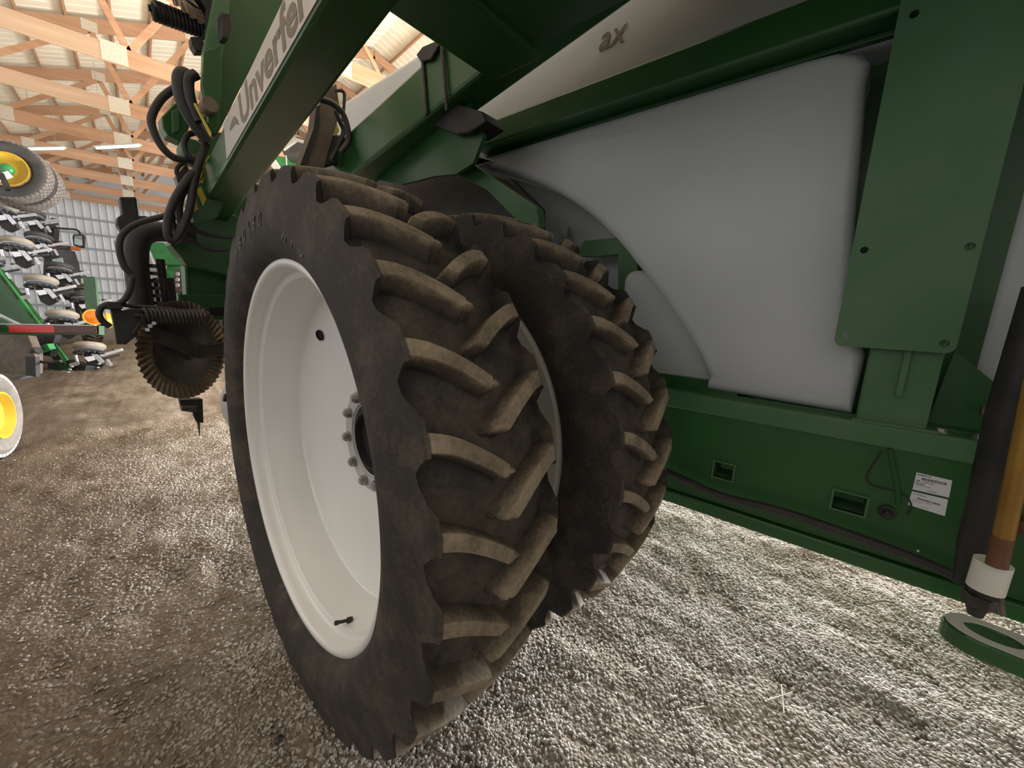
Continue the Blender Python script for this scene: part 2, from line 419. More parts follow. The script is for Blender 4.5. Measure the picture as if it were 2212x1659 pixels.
def pebbles():
    g_x = np.arange(-2.6, 5.2, 0.06); g_y = np.arange(-2.2, 7.0, 0.06)
    A, B = np.meshgrid(g_x, g_y)
    v = np.stack([A.ravel(), B.ravel(), ground_h(A, B).ravel()], -1)
    n1, n2 = len(g_x), len(g_y); ii = np.arange(n1 * n2).reshape(n2, n1)
    f = np.stack([ii[:-1, :-1].ravel(), ii[:-1, 1:].ravel(), ii[1:, 1:].ravel(), ii[1:, :-1].ravel()], -1)
    me = fast_mesh('loose_gravel', v, f)
    d = np.hypot(v[:, 0], v[:, 1]); dens = np.clip(1.25 - d / 4.6, 0.0, 1.0)
    dens *= 0.25 + 0.75 * np.clip((vnoise(v[:, 0] * 1.6, v[:, 1] * 1.6, 9) + vnoise(v[:, 0] * 5, v[:, 1] * 5, 10) - 0.55) * 1.8, 0, 1)
    lat = v[:, 0] * MT[0] + v[:, 1] * MT[1]
    dens *= np.clip(0.35 + (lat + 0.1) * 0.9, 0.22, 1.0)
    a = me.attributes.new('dens', 'FLOAT', 'POINT'); a.data.foreach_set('value', dens.astype(np.float32))
    o = bpy.data.objects.new('loose_gravel', me); COL.objects.link(o); o['kind'] = 'stuff'
    o['label'] = 'loose pale gravel scattered over the barn floor around the wheels'; o['category'] = 'gravel'
    me.materials.append(M['stone'])
    ng = bpy.data.node_groups.new('scatter_pebbles', 'GeometryNodeTree')
    ng.interface.new_socket('Geometry', in_out='INPUT', socket_type='NodeSocketGeometry')
    ng.interface.new_socket('Geometry', in_out='OUTPUT', socket_type='NodeSocketGeometry')
    N = ng.nodes; L = ng.links
    gi = N.new('NodeGroupInput'); go = N.new('NodeGroupOutput')
    dp = N.new('GeometryNodeDistributePointsOnFaces'); dp.distribute_method = 'RANDOM'
    L.new(gi.outputs[0], dp.inputs['Mesh'])
    na = N.new('GeometryNodeInputNamedAttribute'); na.data_type = 'FLOAT'; na.inputs['Name'].default_value = 'dens'
    mm = N.new('ShaderNodeMath'); mm.operation = 'MULTIPLY'; mm.inputs[1].default_value = 11000.0
    L.new(na.outputs['Attribute'], mm.inputs[0]); L.new(mm.outputs[0], dp.inputs['Density'])
    ic = N.new('GeometryNodeMeshIcoSphere'); ic.inputs['Radius'].default_value = 1.0; ic.inputs['Subdivisions'].default_value = 2
    sm = N.new('GeometryNodeSetMaterial'); sm.inputs['Material'].default_value = M['stone']; L.new(ic.outputs['Mesh'], sm.inputs['Geometry'])
    ss = N.new('GeometryNodeSetShadeSmooth'); L.new(sm.outputs[0], ss.inputs[0])
    rs = N.new('FunctionNodeRandomValue'); rs.data_type = 'FLOAT_VECTOR'
    rs.inputs[0].default_value = (0.0035, 0.003, 0.0025); rs.inputs[1].default_value = (0.0095, 0.0072, 0.006)
    rr = N.new('FunctionNodeRandomValue'); rr.data_type = 'FLOAT_VECTOR'; rr.inputs[0].default_value = (-0.5, -0.5, 0); rr.inputs[1].default_value = (0.5, 0.5, 6.28); rr.inputs['Seed'].default_value = 3
    ip = N.new('GeometryNodeInstanceOnPoints')
    L.new(dp.outputs['Points'], ip.inputs['Points']); L.new(ss.outputs[0], ip.inputs['Instance'])
    L.new(rs.outputs[0], ip.inputs['Scale']); L.new(rr.outputs[0], ip.inputs['Rotation']); L.new(ip.outputs[0], go.inputs[0])
    md = o.modifiers.new('scatter', 'NODES'); md.node_group = ng
pebbles()

# far wall: ribbed sheets on girts
WY = 26.3; HEEL = -4.1; RIDGE = 5.4; SL = 0.333; RT = 1.05
def roof_z(x): return 6.48 + SL * min(x, 2 * RIDGE - x)
wall = thing('wall_far', (4, WY, 0), kind='structure')
x = -4.2; first = None
while x < 15.0:
    g = G(); w = 0.75; pts = []
    prof = []
    for k in range(3):
        a = x + k * 0.25
        prof += [(a, 0.0), (a + 0.012, -0.045), (a + 0.038, -0.045), (a + 0.05, 0.0)]
    prof.append((x + w - 0.004, 0.0))
    n = len(prof)
    vs = [(px_, WY + py_, 0.0) for px_, py_ in prof] + [(px_, WY + py_, 5.4) for px_, py_ in prof] + [(px_, WY + 0.01, 0.0) for px_, py_ in prof] + [(px_, WY + 0.01, 5.4) for px_, py_ in prof]
    g.add(vs, [(i, i + 1, n + i + 1, n + i) for i in range(n - 1)] + [(2 * n + i, 3 * n + i, 3 * n + i + 1, 2 * n + i + 1) for i in range(n - 1)])
    if first is None: first = obj('wall_sheet', g, 'sheet', wall)
    else: share(first, 'wall_sheet', Matrix.Translation((x + 4.2, 0, 0)), wall)
    x += w
for k in range(8):
    z = 0.06 + 0.63 * k
    obj('girt', G().wbox((-4.2, 15), (WY - 0.1, WY - 0.035), (z - 0.045, z + 0.045)), 'girt', wall)
obj('gable_sheet', G().prism([(-4.2, WY + 0.012, 5.3), (15, WY + 0.012, 5.3), (15, WY + 0.012, 5.2), (RIDGE, WY + 0.012, roof_z(RIDGE) + 0.1), (-4.2, WY + 0.012, 5.31)], (0, 0.02, 0)), 'sheet', wall)
wl = thing('wall_left', (-4.25, 12, 0), kind='structure')
for k in range(11):
    y0 = 3.5 + k * 2.07
    obj('wall_sheet', G().wbox((-4.28, -4.25), (y0, y0 + 2.05), (0, 5.3)), 'sheet', wl)
for k in range(8):
    obj('girt', G().wbox((-4.25, -4.2), (3.5, 26.2), (0.02 + 0.63 * k, 0.11 + 0.63 * k)), 'girt', wl)

wr = thing('wall_right', (15.0, 9, 0), kind='structure')
y0 = -9.0
while y0 < WY:
    lo_ = 4.3 if -2.5 < y0 + 1 < 9.5 else 0.0
    obj('wall_sheet', G().wbox((15.0, 15.03), (y0, y0 + 2.05), (lo_, 5.3)), 'sheet', wr)
    y0 += 2.07
wb = thing('wall_rear', (5, -9.0, 0), kind='structure')
x0 = -6.0
while x0 < 15:
    lo_ = 4.2 if -2.5 < x0 + 1 < 5.5 else 0.0
    obj('wall_sheet', G().wbox((x0, x0 + 2.05), (-9.03, -9.0), (lo_, 5.3)), 'sheet', wb)
    x0 += 2.07
# ceiling: roof sheets, purlins, trusses
ceil = thing('ceiling', (RIDGE, 10, 8.2), kind='structure')
y = -7.5; firsts = {}
while y < WY:
    for side in (0, 1):
        xa, xb = (HEEL - 0.3, RIDGE) if side == 0 else (RIDGE, 2 * RIDGE - HEEL + 0.3)
        if side not in firsts:
            g = G(); prof = []
            for k in range(4):
                a = y + k * 0.225
                prof += [(a, 0.0), (a + 0.012, 0.022), (a + 0.03, 0.022), (a + 0.042, 0.0)]
            prof.append((y + 0.895, 0.0)); n = len(prof)
            vs = [(xx, yy, roof_z(xx) + 0.1 + zz) for xx in (xa, xb) for yy, zz in prof]
            g.add(vs, [(i, i + 1, n + i + 1, n + i) for i in range(n - 1)])
            firsts[side] = (obj('roof_sheet', g, 'roof', ceil), y)
        else:
            o0, y0 = firsts[side]; share(o0, 'roof_sheet', Matrix.Translation((0, y - y0, 0)), ceil)
    y += 0.9
xs = -4.2; fp = None
for side in (0, 1):
    xs = -4.1
    while xs < RIDGE - 0.1:
        xx = xs if side == 0 else 2 * RIDGE - xs
        s_ = 1 if side == 0 else -1
        g = G().bar((xx, -7.5, roof_z(xx) + 0.045), (xx, WY, roof_z(xx) + 0.045), 0.038, 0.09, up=(-SL * s_, 0, 1))
        obj('purlin', g, 'wood', ceil)
        xs += 0.60
def truss(Y):
    t = thing('roof_truss', (RIDGE, Y, 4.87), parent=ceil)
    th = 0.038
    def memb(name, a, b, h, m_='wood', th_=th, yo=0.0):
        g = G().bar((a[0], Y + yo, a[1]), (b[0], Y + yo, b[1]), th_, h, up=(0, 0, 1))
        obj(name, g, m_, t)
    x2 = 2 * RIDGE - HEEL
    memb('bottom_chord', (HEEL, 5.0), (0.05, 5.0), 0.26, 'wood_pale' if Y < 13 else 'wood')
    memb('bottom_chord', (0.05, 5.0), (x2, 5.0), 0.26)
    tz = lambda q: roof_z(q) - 0.13
    memb('top_chord', (HEEL - 0.2, tz(HEEL) - 0.05), (RIDGE, tz(RIDGE)), 0.22)
    memb('top_chord', (RIDGE, tz(RIDGE)), (x2 + 0.2, tz(HEEL) - 0.05), 0.22)
    B = [-1.7, 0.1, 2.7, 5.4]; Tp = [-2.6, -0.75, 1.3, 3.4, 5.4]
    seq = [(-1.7, 0), (-0.2, 1), (0.25, 0), (1.35, 1), (2.7, 0), (3.6, 1), (5.4, 0)]
    def q(p): return (p[0], 5.1 if p[1] == 0 else tz(p[0]) - 0.06)
    for mir in (0, 1):
        for a, b in zip(seq[:-1], seq[1:]):
            a_, b_ = q(a), q(b)
            if mir: a_, b_ = (2 * RIDGE - a_[0], a_[1]), (2 * RIDGE - b_[0], b_[1])
            memb('web', a_, b_, 0.09, 'wood', 0.036, 0.0)
        for a in seq:
            p = q(a)
            if mir and a[0] == 5.4: continue
            px_ = 2 * RIDGE - p[0] if mir else p[0]
            hh = 0.26 if a[1] == 0 else 0.2
            zc = 5.0 if a[1] == 0 else tz(a[0])
            for yo in (-0.021, 0.021):
                if yo > 0 and Y > 12: continue
                wd = 0.15 if a[0] == 0.25 else 0.11
                xx = 0.08 if (a[0] == 0.25 and not mir) else px_
                g = G().wbox((xx - wd, xx + wd), (Y + yo - 0.0015, Y + yo + 0.0015), (zc - hh / 2 + 0.01, zc + hh / 2 + (0.03 if a[1] == 0 else -0.01)))
                obj('gusset_plate', g, 'plate', t)
    return t
for k in range(-4, 8):
    truss(9.43 + 2.42 * k)

# lamps hung under the trusses
for k, (a, b) in enumerate((((62, 322), (137, 321)), ((209, 320), (300, 315)))):
    p, q = at_z(*a, 4.72), at_z(*b, 4.72)
    d = (q - p) / np.linalg.norm(q - p)
    t = thing('tube_lamp', (p + q) / 2, ['white tube lamp under the trusses, just right of the raised dual tyres', 'white tube lamp under the trusses, right of the other lamp'][k], 'lamp', group=None)
    obj('housing', G().bar(p - d * 0.03, q + d * 0.03, 0.10, 0.03), 'white', t).location.z += 0.03
    obj('lamp_tube', G().cyl(p, q, 0.022, 10), 'lamp', t, smooth=True)
    for e_ in (.2, .8):
        h_ = p + (q - p) * e_; obj('hanger', G().cyl(h_ + _Z * 0.03, np.array([h_[0], h_[1], roof_z(h_[0]) + .12]), 0.004, 6), 'steel', t)

# ================================================================== APPLICATOR
app = thing('liquid_applicator', W(1.6, 1.3, 0), 'dark green liquid fertilizer applicator with white poly tank and large lugged dual tyres', 'farm machine')
WC = np.array([0.3184, 1.3544, 0.8602])          # centre of the outer rim plane
NL = 31

def tyre_mesh():
    pitch = 2 * math.pi / NL
    shell = [(0, .868), (.04, .8675), (.08, .865), (.12, .860), (.15, .854), (.160, .851), (.1655, .846), (.168, .838), (.1695, .825), (.171, .81), (.173, .795), (.1755, .782), (.178, .770), (.181, .755), (.184, .74), (.187, .72), (.1875, .70), (.184, .68), (.177, .66), (.168, .643), (.158, .631), (.148, .623), (.140, .617), (.130, .605)]
    pock = [(0, .818), (.04, .8175), (.08, .816), (.12, .811), (.142, .803), (.150, .798), (.156, .793), (.1605, .790), (.164, .784), (.167, .779), (.170, .773), (.1725, .767), (.1755, .760), (.179, .751), (.184, .74), (.187, .72), (.1875, .70), (.184, .68), (.177, .66), (.168, .643), (.158, .631), (.148, .623), (.140, .617), (.130, .605)]
    t0 = np.array([0, 4, 8, 12, 15, 16, 16.7, 17.4, 18.1, 18.8, 19.5, 20.2, 21, 22, 23, 24, 25, 26, 27, 28, 29, 30, 31, 32], float)
    tt = np.unique(np.concatenate([np.arange(0, 16.01, 0.5), np.arange(16, 22, 0.25), np.arange(22, 32.01, 0.5)]))
    shell = np.array(shell); pock = np.array(pock)
    sd = np.interp(tt, t0, shell[:, 0]); sr = np.interp(tt, t0, shell[:, 1])
    pd = np.interp(tt, t0, pock[:, 0]); pr = np.interp(tt, t0, pock[:, 1])
    S = np.concatenate([-tt[:0:-1], tt])          # signed
    vh = [-.052, -.045, -.042, -.038, -.03, -.015, -.006, -.001, .006, .03, .07, .11, .15, .178, .194, .201, .206, .215, .23, .238, .242, .247, .256, .29, .33, .37, .41]
    vn = np.array(vh + [q_ + .5 for q_ in vh])
    TH = np.concatenate([(k + vn) for k in range(NL)])
    def gsk(d):
        return (6.2 * np.maximum(1 - d / 0.16, 0) ** 1.4) / 360 * NL     # skew in pitches
    def sstep(x): x = np.clip(x, 0, 1); return x * x * (3 - 2 * x)
    s2, v2 = np.meshgrid(S, TH, indexing='ij')
    a2 = np.abs(s2); dref = np.interp(a2, t0, 0.5 * (shell[:, 0] + pock[:, 0]))
    dsg = np.sign(s2) * dref                       # + = left (outer) half
    left = s2 > 0
    # angular coordinate of each grid vertex in pitches; the two halves are offset half a pitch
    base = v2 + gsk(dref)
    blend = np.where(left, 0.0, 0.0)
    ang = base
    def fam(dl, ph, w=0.20):
        g = np.mod(ang - ph - gsk(dl) + 0.5, 1.0) - 0.5       # -0.5..0.5, lug in 0..w
        # taper: the lug is a bit wider at its foot
        fl = 0.042
        mk = np.clip((g + fl) / fl, 0, 1) * np.clip((w + fl - g) / fl, 0, 1)
        mk = mk ** .9
        dn = -0.026 + np.clip(g / w, 0, 1) * 0.034
        mk = mk * sstep((dl - dn + 0.004) / 0.010)
        return mk, g
    mL, gL = fam(dsg, 0.0); mR, gR = fam(-dsg, 0.5)
    own_g = np.where(left, gL, gR)
    # on the right half the grid is laid over its own lugs
    mask = np.maximum(mL, mR)
    # shoulder: pockets close in a U below the tread, lowest near the following lug
    gap = np.clip((np.mod(own_g, 1.0) - 0.20) / 0.80, 0, 1)
    rb = np.minimum(np.interp(gap, [0, .04, .12, .25, .45, .65, .85, .95, 1.0], [.835, .808, .793, .784, .786, .794, .808, .822, .84]), 0.8115)
    prr = np.interp(a2, t0, pock[:, 1])
    fill = sstep((rb + 0.006 - prr) / 0.012)
    mask = np.where(a2 > 15.5, np.maximum(mask, fill), mask)
    mask = np.where(a2 >= 23, 1.0, mask)
    d = np.interp(a2, t0, pock[:, 0]) * (1 - mask) + np.interp(a2, t0, shell[:, 0]) * mask
    r_ = prr * (1 - mask) + np.interp(a2, t0, shell[:, 1]) * mask
    d = d + np.where(a2 > 15.2, .0035, 0) * np.exp(-((prr - rb - .002) / .006) ** 2) * (own_g > -.5)
    theta = ang * pitch
    x_ = 0.14 - np.where(s2 >= 0, 1, -1) * d      # offset along the axle from the outer rim plane
    # local coordinates: X axle (inwards), Y backwards, Z up ; theta grows from forward over the top to the back
    V = np.stack([x_, np.cos(theta) * r_, np.sin(theta) * r_], -1)
    ns, nt_ = s2.shape
    ii = np.arange(ns * nt_).reshape(ns, nt_)
    jn = np.roll(ii, -1, axis=1)
    F_ = np.stack([ii[:-1].ravel(), ii[1:].ravel(), jn[1:].ravel(), jn[:-1].ravel()], -1)
    me = fast_mesh('tyre', V.reshape(-1, 3), F_)
    lugtop = mask * (a2 < 15.8)
    floor_d = (1 - mask) * np.clip(1 - dref / 0.17, 0, 1)
    dust = 0.66 * lugtop + 0.0 + floor_d * 0.18 - 0.30 * (1 - mask) * (own_g > -0.5) * np.exp(-np.maximum(np.mod(own_g, 1.0) - 0.2, 0) * 6) * 0.9
    dust = dust + np.where(a2 > 16, 0.02, 0) - np.where(a2 > 16.6, 0.14, 0)
    a = me.attributes.new('dust', 'FLOAT', 'POINT'); a.data.foreach_set('value', dust.astype(np.float32).ravel())
    me.set_sharp_from_angle(angle=R(38))
    me.materials.append(M['tyre'])
    return me
TYRE = tyre_mesh()

def wheel(center, phase, scale, inner):
    mt = Matrix([[WT[0], WFW[0], 0, 0], [WT[1], WFW[1], 0, 0], [0, 0, 1, 0], [0, 0, 0, 1]])
    c = np.array(center)
    o = bpy.data.objects.new('tyre', TYRE); COL.objects.link(o)
    wm = Matrix.Translation(Vector(c.tolist())) @ mt @ Matrix.Rotation(-phase, 4, 'X').inverted() @ Matrix.Diagonal((scale, scale, scale, 1)) 
    _WM[o.name] = wm; o.parent = app; o.matrix_parent_inverse = WM(app).inverted(); o.matrix_basis = wm
    tyre = o
    ax = WT
    # rim: outer flange, bead seat, ridge, barrel
    prof = [(.020, .606), (.012, .6205), (.003, .622), (-.003, .616), (-.004, .606), (.000, .598), (.008, .594), (.022, .5935), (.040, .5930), (.046, .590), (.050, .582), (.0515, .575), (.056, .570), (.070, .5685), (.085, .566), (.120, .560), (.19, .552), (.25, .556), (.262, .575), (.27, .595), (.283, .60), (.286, .617), (.275, .622), (.262, .606)]
    rim = obj('rim', G().lathe(prof, c, ax, 128), 'wheel', app, smooth=True, origin=c)
    rim['label'] = 'pale silver painted steel rim' if not inner else 'silver rim of the inner wheel'
    # dished disc with its hub hole
    dp = [(.196, .550), (.200, .543), (.203, .53), (.212, .50), (.222, .45), (.236, .38), (.250, .30), (.258, .24), (.262, .20), (.262, .115), (.272, .115), (.272, .20), (.268, .24), (.260, .30), (.246, .38), (.232, .45), (.222, .50), (.213, .53), (.21, .545)]
    obj('wheel_disc', G().lathe(dp, c, ax, 96), 'wheel', rim, smooth=True, origin=c)
    # weld bead of the disc
    vb = [(.190, .5525), (.194, .546), (.200, .544), (.203, .551)]
    obj('weld_bead', G().lathe(vb, c, ax, 200, wob=lambda k, j: 0.0012 * math.sin(k * 2.4) if k % 3 else 0.0018), 'wheel', rim, smooth=True, origin=c)
    if inner: return tyre, rim
    up = _Z
    obj('mounting_ring', G().lathe([(.262, .196), (.254, .194), (.254, .140), (.262, .138)], c, ax, 60), 'greywhite', rim, smooth=True)
    obj('hub', G().lathe([(.30, .135), (.262, .135), (.250, .10), (.275, .095), (.275, 0.0)], c, ax, 40), 'dark', rim, smooth=True)
    for k in range(10):
        a = R(27 - 36 * k)
        p = c + ax * .250 + (WFW * math.cos(a) + up * math.sin(a)) * .166
        g = G(); g.tube([p + ax * .004, p - ax * .016], .0185, seg=6, smooth=1); g.tube([p, p - ax * .022], .011, seg=10, smooth=1); g.tube([p + ax * .004, p - ax * .001], .021, seg=16, smooth=1)
        obj('wheel_bolt', g, 'steel', rim)
    for a in (50,):
        a = R(a); p = c + ax * .2085 + (WFW * math.cos(a) + up * math.sin(a)) * .478
        g = G(); g.lathe([(-.001, .0185), (-.003, .0205), (0.004, .022), (.004, .0185)], p, ax + 0.30 * (WFW * math.cos(a) + up * math.sin(a)), 20); g.lathe([(0.0025, .0), (0.0025, .019)], p, ax + 0.30 * (WFW * math.cos(a) + up * math.sin(a)), 20)
        obj('hand_hole', g, 'dark', rim)
    a = R(-112); p = c + ax * .085 + (WFW * math.cos(a) + up * math.sin(a)) * .563
    q = p - ax * .042 - (WFW * math.cos(a) + up * math.sin(a)) * .012
    g = G(); g.tube([p, q], .0055, seg=10, smooth=1); g.tube([p, p + (q - p) * .35], .0095, seg=10, smooth=1); g.tube([q, q + (q - p) * .25], .0072, seg=8, smooth=1)
    obj('valve_stem', g, 'hose', rim)
    # sidewall lettering
    def arc_text(s, a0, da, rr, size, xo):
        for i, ch in enumerate(s):
            if ch == ' ': continue
            a = R(a0 - da * i)
            rad = WFW * math.cos(a) + up * math.sin(a)
            tan = WFW * math.sin(a) - up * math.cos(a)        # reading direction seen from outside
            p = c - ax * xo + rad * rr
            text('letter', ch, p, -tan * -1, rad, size, 'hose', tyre, depth=0.0012, bold=0.001)
    arc_text('R46', 108, -5.2, .675, .058, .0445)
    arc_text('480/80', 66, -5.0, .700, .058, .0478)
    return tyre, rim
ty1, rim1 = wheel(WC, R(148.5 - (360 / NL) * 0), 1.0, False)
ty2, rim2 = wheel(WC + WT * .62 + _Z * 0.0, R(144.6), 1.005, True)
ty1['label'] = 'outer tyre with dusty chevron lugs'; ty2['label'] = 'inner tyre behind, in shadow'
obj('axle_spacer', G().cyl(WC + WT * .31, WC + WT * .84, .125, 40), 'green', app, smooth=True)
obj('axle', G().bar(WC + WT * .84 - _Z * 0.0, WC + WT * 2.6, .2, .2), 'green', app, bevel=.01)

# ---- lower frame rail: box on top, web with square sockets, lip below
D = 1.60
zt0, zt1, zw0, zb0 = 1.0, 1.068, 0.655, 0.60
holes = [(0.262, 0.328, 0.762, 0.822), (-0.112, -0.032, 0.768, 0.828)]
g = G()
fs_ = [-1.7, -0.112, -0.032, 0.262, 0.328, 3.0]
for a, b in zip(fs_[:-1], fs_[1:]):
    h = [q for q in holes if abs(q[0] - a) < 1e-6]
    if h:
        g.mbox((D + .012, D + .022), (a, b), (zw0, h[0][2])); g.mbox((D + .012, D + .022), (a, b), (h[0][3], zt0))
    else: g.mbox((D + .012, D + .022), (a, b), (zw0, zt0))
obj('frame_web', g, 'green', app)
obj('frame_top_box', G().mbox((D, D + .14), (-1.7, 3.0), (zt0, zt1)), 'green_dusty', app, bevel=.008)
g = G().mbox((D - .004, D + .14), (-1.7, 3.0), (zb0, zb0 + .05)); obj('frame_bottom_flange', g, 'green', app, bevel=.006)
for h in holes:
    a, b, c_, d_ = h; t = .006
    g = G()
    for ll, ff, zz in (((D + .006, D + .13), (a - t, a), (c_ - t, d_ + t)), ((D + .006, D + .13), (b, b + t), (c_ - t, d_ + t)), ((D + .006, D + .13), (a, b), (c_ - t, c_)), ((D + .006, D + .13), (a, b), (d_, d_ + t))):
        g.mbox(ll, ff, zz)
    obj('square_socket', g, 'green_dusty', app)
obj('inner_frame_web', G().mbox((D + .34, D + .36), (-1.7, 3.0), (.62, 1.0)), 'green', app)
# ---- upper rail
obj('upper_rail', G().mbox((D, D + .143), (-.9, 1.72), (2.21, 2.326)), 'green', app, bevel=.012)
obj('upper_rail_lip', G().mbox((D + .09, D + .143), (-.9, 1.72), (2.196, 2.212)), 'green', app, bevel=.004)
obj('shade_deck', G().mbox((.15, 2.4), (-2.2, .75), (3.10, 3.14)), 'green', app)  # added out of view to shade the upper tank and rails
# ---- pillar and mounting plate
obj('pillar', G().mbox((D + .01, D + .15), (-.20, -.045), (1.06, 2.35)), 'green_dusty', app, bevel=.006)
obj('pillar_rib', G().mbox((D - .006, D + .012), (-.135, -.118), (1.16, 1.36)), 'green_dusty', app, bevel=.004)
obj('pillar_foot', G().mbox((D + .0, D + .17), (-.225, -.035), (1.066, 1.076)), 'green_dusty', app, bevel=.003)
def round_plate(l, th, f0, f1, z0, z1, r, holes_):
    """plate in the plane lat = l with rounded lower corners and round holes cut through"""
    import bmesh
    out = [(f1, z1), (f0, z1)]
    for cx_, cz_, a0 in ((f0 + r, z0 + r, 180), (f1 - r, z0 + r, 270)):
        for k in range(9):
            a = R(a0 + 90 * k / 8); out.append((cx_ + r * math.cos(a), cz_ + r * math.sin(a)))
    bm = bmesh.new(); edges = []
    def loop(pp):
        vs = [bm.verts.new(W(l, p[0], p[1]).tolist()) for p in pp]
        return [bm.edges.new((vs[i], vs[(i + 1) % len(vs)])) for i in range(len(vs))]
    edges += loop(out)
    for hf, hz, hr in holes_:
        edges += loop([(hf + hr * math.cos(2 * math.pi * k / 18), hz + hr * math.sin(2 * math.pi * k / 18)) for k in range(18)])
    bmesh.ops.triangle_fill(bm, use_beauty=True, use_dissolve=False, edges=edges)
    ret = bmesh.ops.extrude_face_region(bm, geom=list(bm.faces))
    off = Vector((MT * th).tolist())
    for v_ in ret['geom']:
        if isinstance(v_, bmesh.types.BMVert): v_.co += off
    bmesh.ops.recalc_face_normals(bm, faces=bm.faces)
    g = G(); bm.verts.index_update(); g.v = [tuple(v_.co) for v_ in bm.verts]; g.f = [tuple(v_.index for v_ in f_.verts) for f_ in bm.faces]; bm.free()
    return g
def lz(px, py, l):
    p = at_l(px, py, l); return float(p @ MFW), float(p[2])
PL = 1.575
ph = [(*lz(1867, 540, PL), .0095), (*lz(2095, 533, PL), .010), (*lz(1828, 724, PL), .0085), (*lz(2040, 742, PL), .010), (*lz(1975, 30, PL), .010)]
pf0, pz0 = -.213, lz(1940, 756, PL)[1]
pf1 = .043
pl_ = round_plate(PL, .012, pf0, pf1, pz0, 2.62, .022, ph)
plate = obj('mounting_plate', pl_, 'green_dusty', app, bevel=0)
plate['label'] = 'tall green mounting plate with bolt holes'
obj('plate_spacer', G().mbox((PL + .012, D + .012), (-.19, -.055), (1.36, 2.5)), 'green', app)
# gusset wing right of the pillar
q = [at_l(2062, 757, 1.72), at_l(2205, 872, 1.72), at_l(2205, 985, 1.72), at_l(1990, 946, 1.72)]
obj('gusset', G().prism(q, MT * .012), 'green', app)
for pxy in ((2030, 938), (2115, 953)):
    p = at_l(*pxy, D + .04); p[2] = zt1
    g = G().tube([p, p + _Z * .012], .012, seg=6, smooth=1); g.tube([p, p + _Z * .003], .016, seg=16, smooth=1)
    obj('frame_bolt', g, 'steel', app)
p = at_l(2160, 893, 1.66); obj('pin', G().cyl(p - MFW * .03, p + MFW * .035, .014, 14), 'brownsteel', app, smooth=True)
# stickers with printed lines
def sticker(tl, tr, br, bl, rows, l=D + .0112):
    P4 = [at_l(*q, l) for q in (tl, tr, br, bl)]
    n = -MT * .0006
    s = obj('barcode_label', G().prism(P4, n), 'label', app)
    o_, ux, uy = P4[3], P4[2] - P4[3], P4[0] - P4[3]
    g = G()
    for (u0, u1, v0, v1) in rows:
        g.prism([o_ + ux * a + uy * b - MT * .0008 for a, b in ((u0, v0), (u1, v0), (u1, v1), (u0, v1))], -MT * .0002)
    obj('print', g, 'ink', s)
def bars(u0, u1, v0, v1, n, seed):
    r_ = random.Random(seed); out = []; x = u0; w = (u1 - u0) / n
    for k in range(n):
        out.append((x, x + w * r_.uniform(.25, .75), v0, v1)); x += w
    return out
rows1 = bars(.18, .86, .62, .77, 40, 1) + bars(.04, .42, .86, .93, 16, 2) + bars(.05, .16, .50, .60, 6, 3) + bars(.05, .30, .36, .44, 12, 6) + bars(.2, .55, .51, .56, 22, 4) + bars(.05, .48, .28, .31, 24, 5) + bars(.40, .66, .08, .13, 14, 7)
rows2 = bars(.18, .80, .58, .70, 38, 11) + bars(.05, .40, .86, .92, 16, 12) + bars(.08, .60, .48, .51, 26, 13) + bars(.08, .40, .36, .39, 20, 14) + bars(.32, .55, .12, .15, 14, 15)
sticker((1980, 1020), (2057, 1038), (2050, 1075), (1971, 1057), rows1)
sticker((1970, 1061), (2048, 1079), (2041, 1115), (1961, 1090), rows2)
# hose lying on the lower lip, cable, drop rod and grommet
def pts_l(seq, l): return [at_l(a, b, l) for a, b in seq]
obj('hydraulic_hose', G().tube(pts_l([(1440, 1018), (1475, 1035), (1560, 1072), (1680, 1102), (1800, 1142), (1920, 1185), (2020, 1225), (2100, 1265)], 1.565), .014, 12), 'hose', app, smooth=True)
obj('cable', G().tube(pts_l([(1905, 975), (1885, 1005), (1872, 1030), (1882, 1047), (1915, 1057), (1945, 1065), (1964, 1080), (1968, 1100), (1958, 1112)], 1.605), .0022, 6), 'hose', app, smooth=True)
obj('drop_rod', G().tube(pts_l([(1922, 970), (1930, 1010), (1938, 1050), (1940, 1088)], 1.603), .006, 8), 'green', app, smooth=True)
p = at_l(1916, 1106, 1.606); obj('grommet', G().lathe([(.004, .021), (-.006, .021), (-.010, .016), (-.006, .009), (-.012, .006), (-.012, 0)], p, MT, 24), 'hose', app, smooth=True)
p = at_l(1983, 1190, 1.606); obj('rivet', G().lathe([(.002, .004), (-.002, .003), (-.003, 0)], p, MT, 8), 'bright', app)

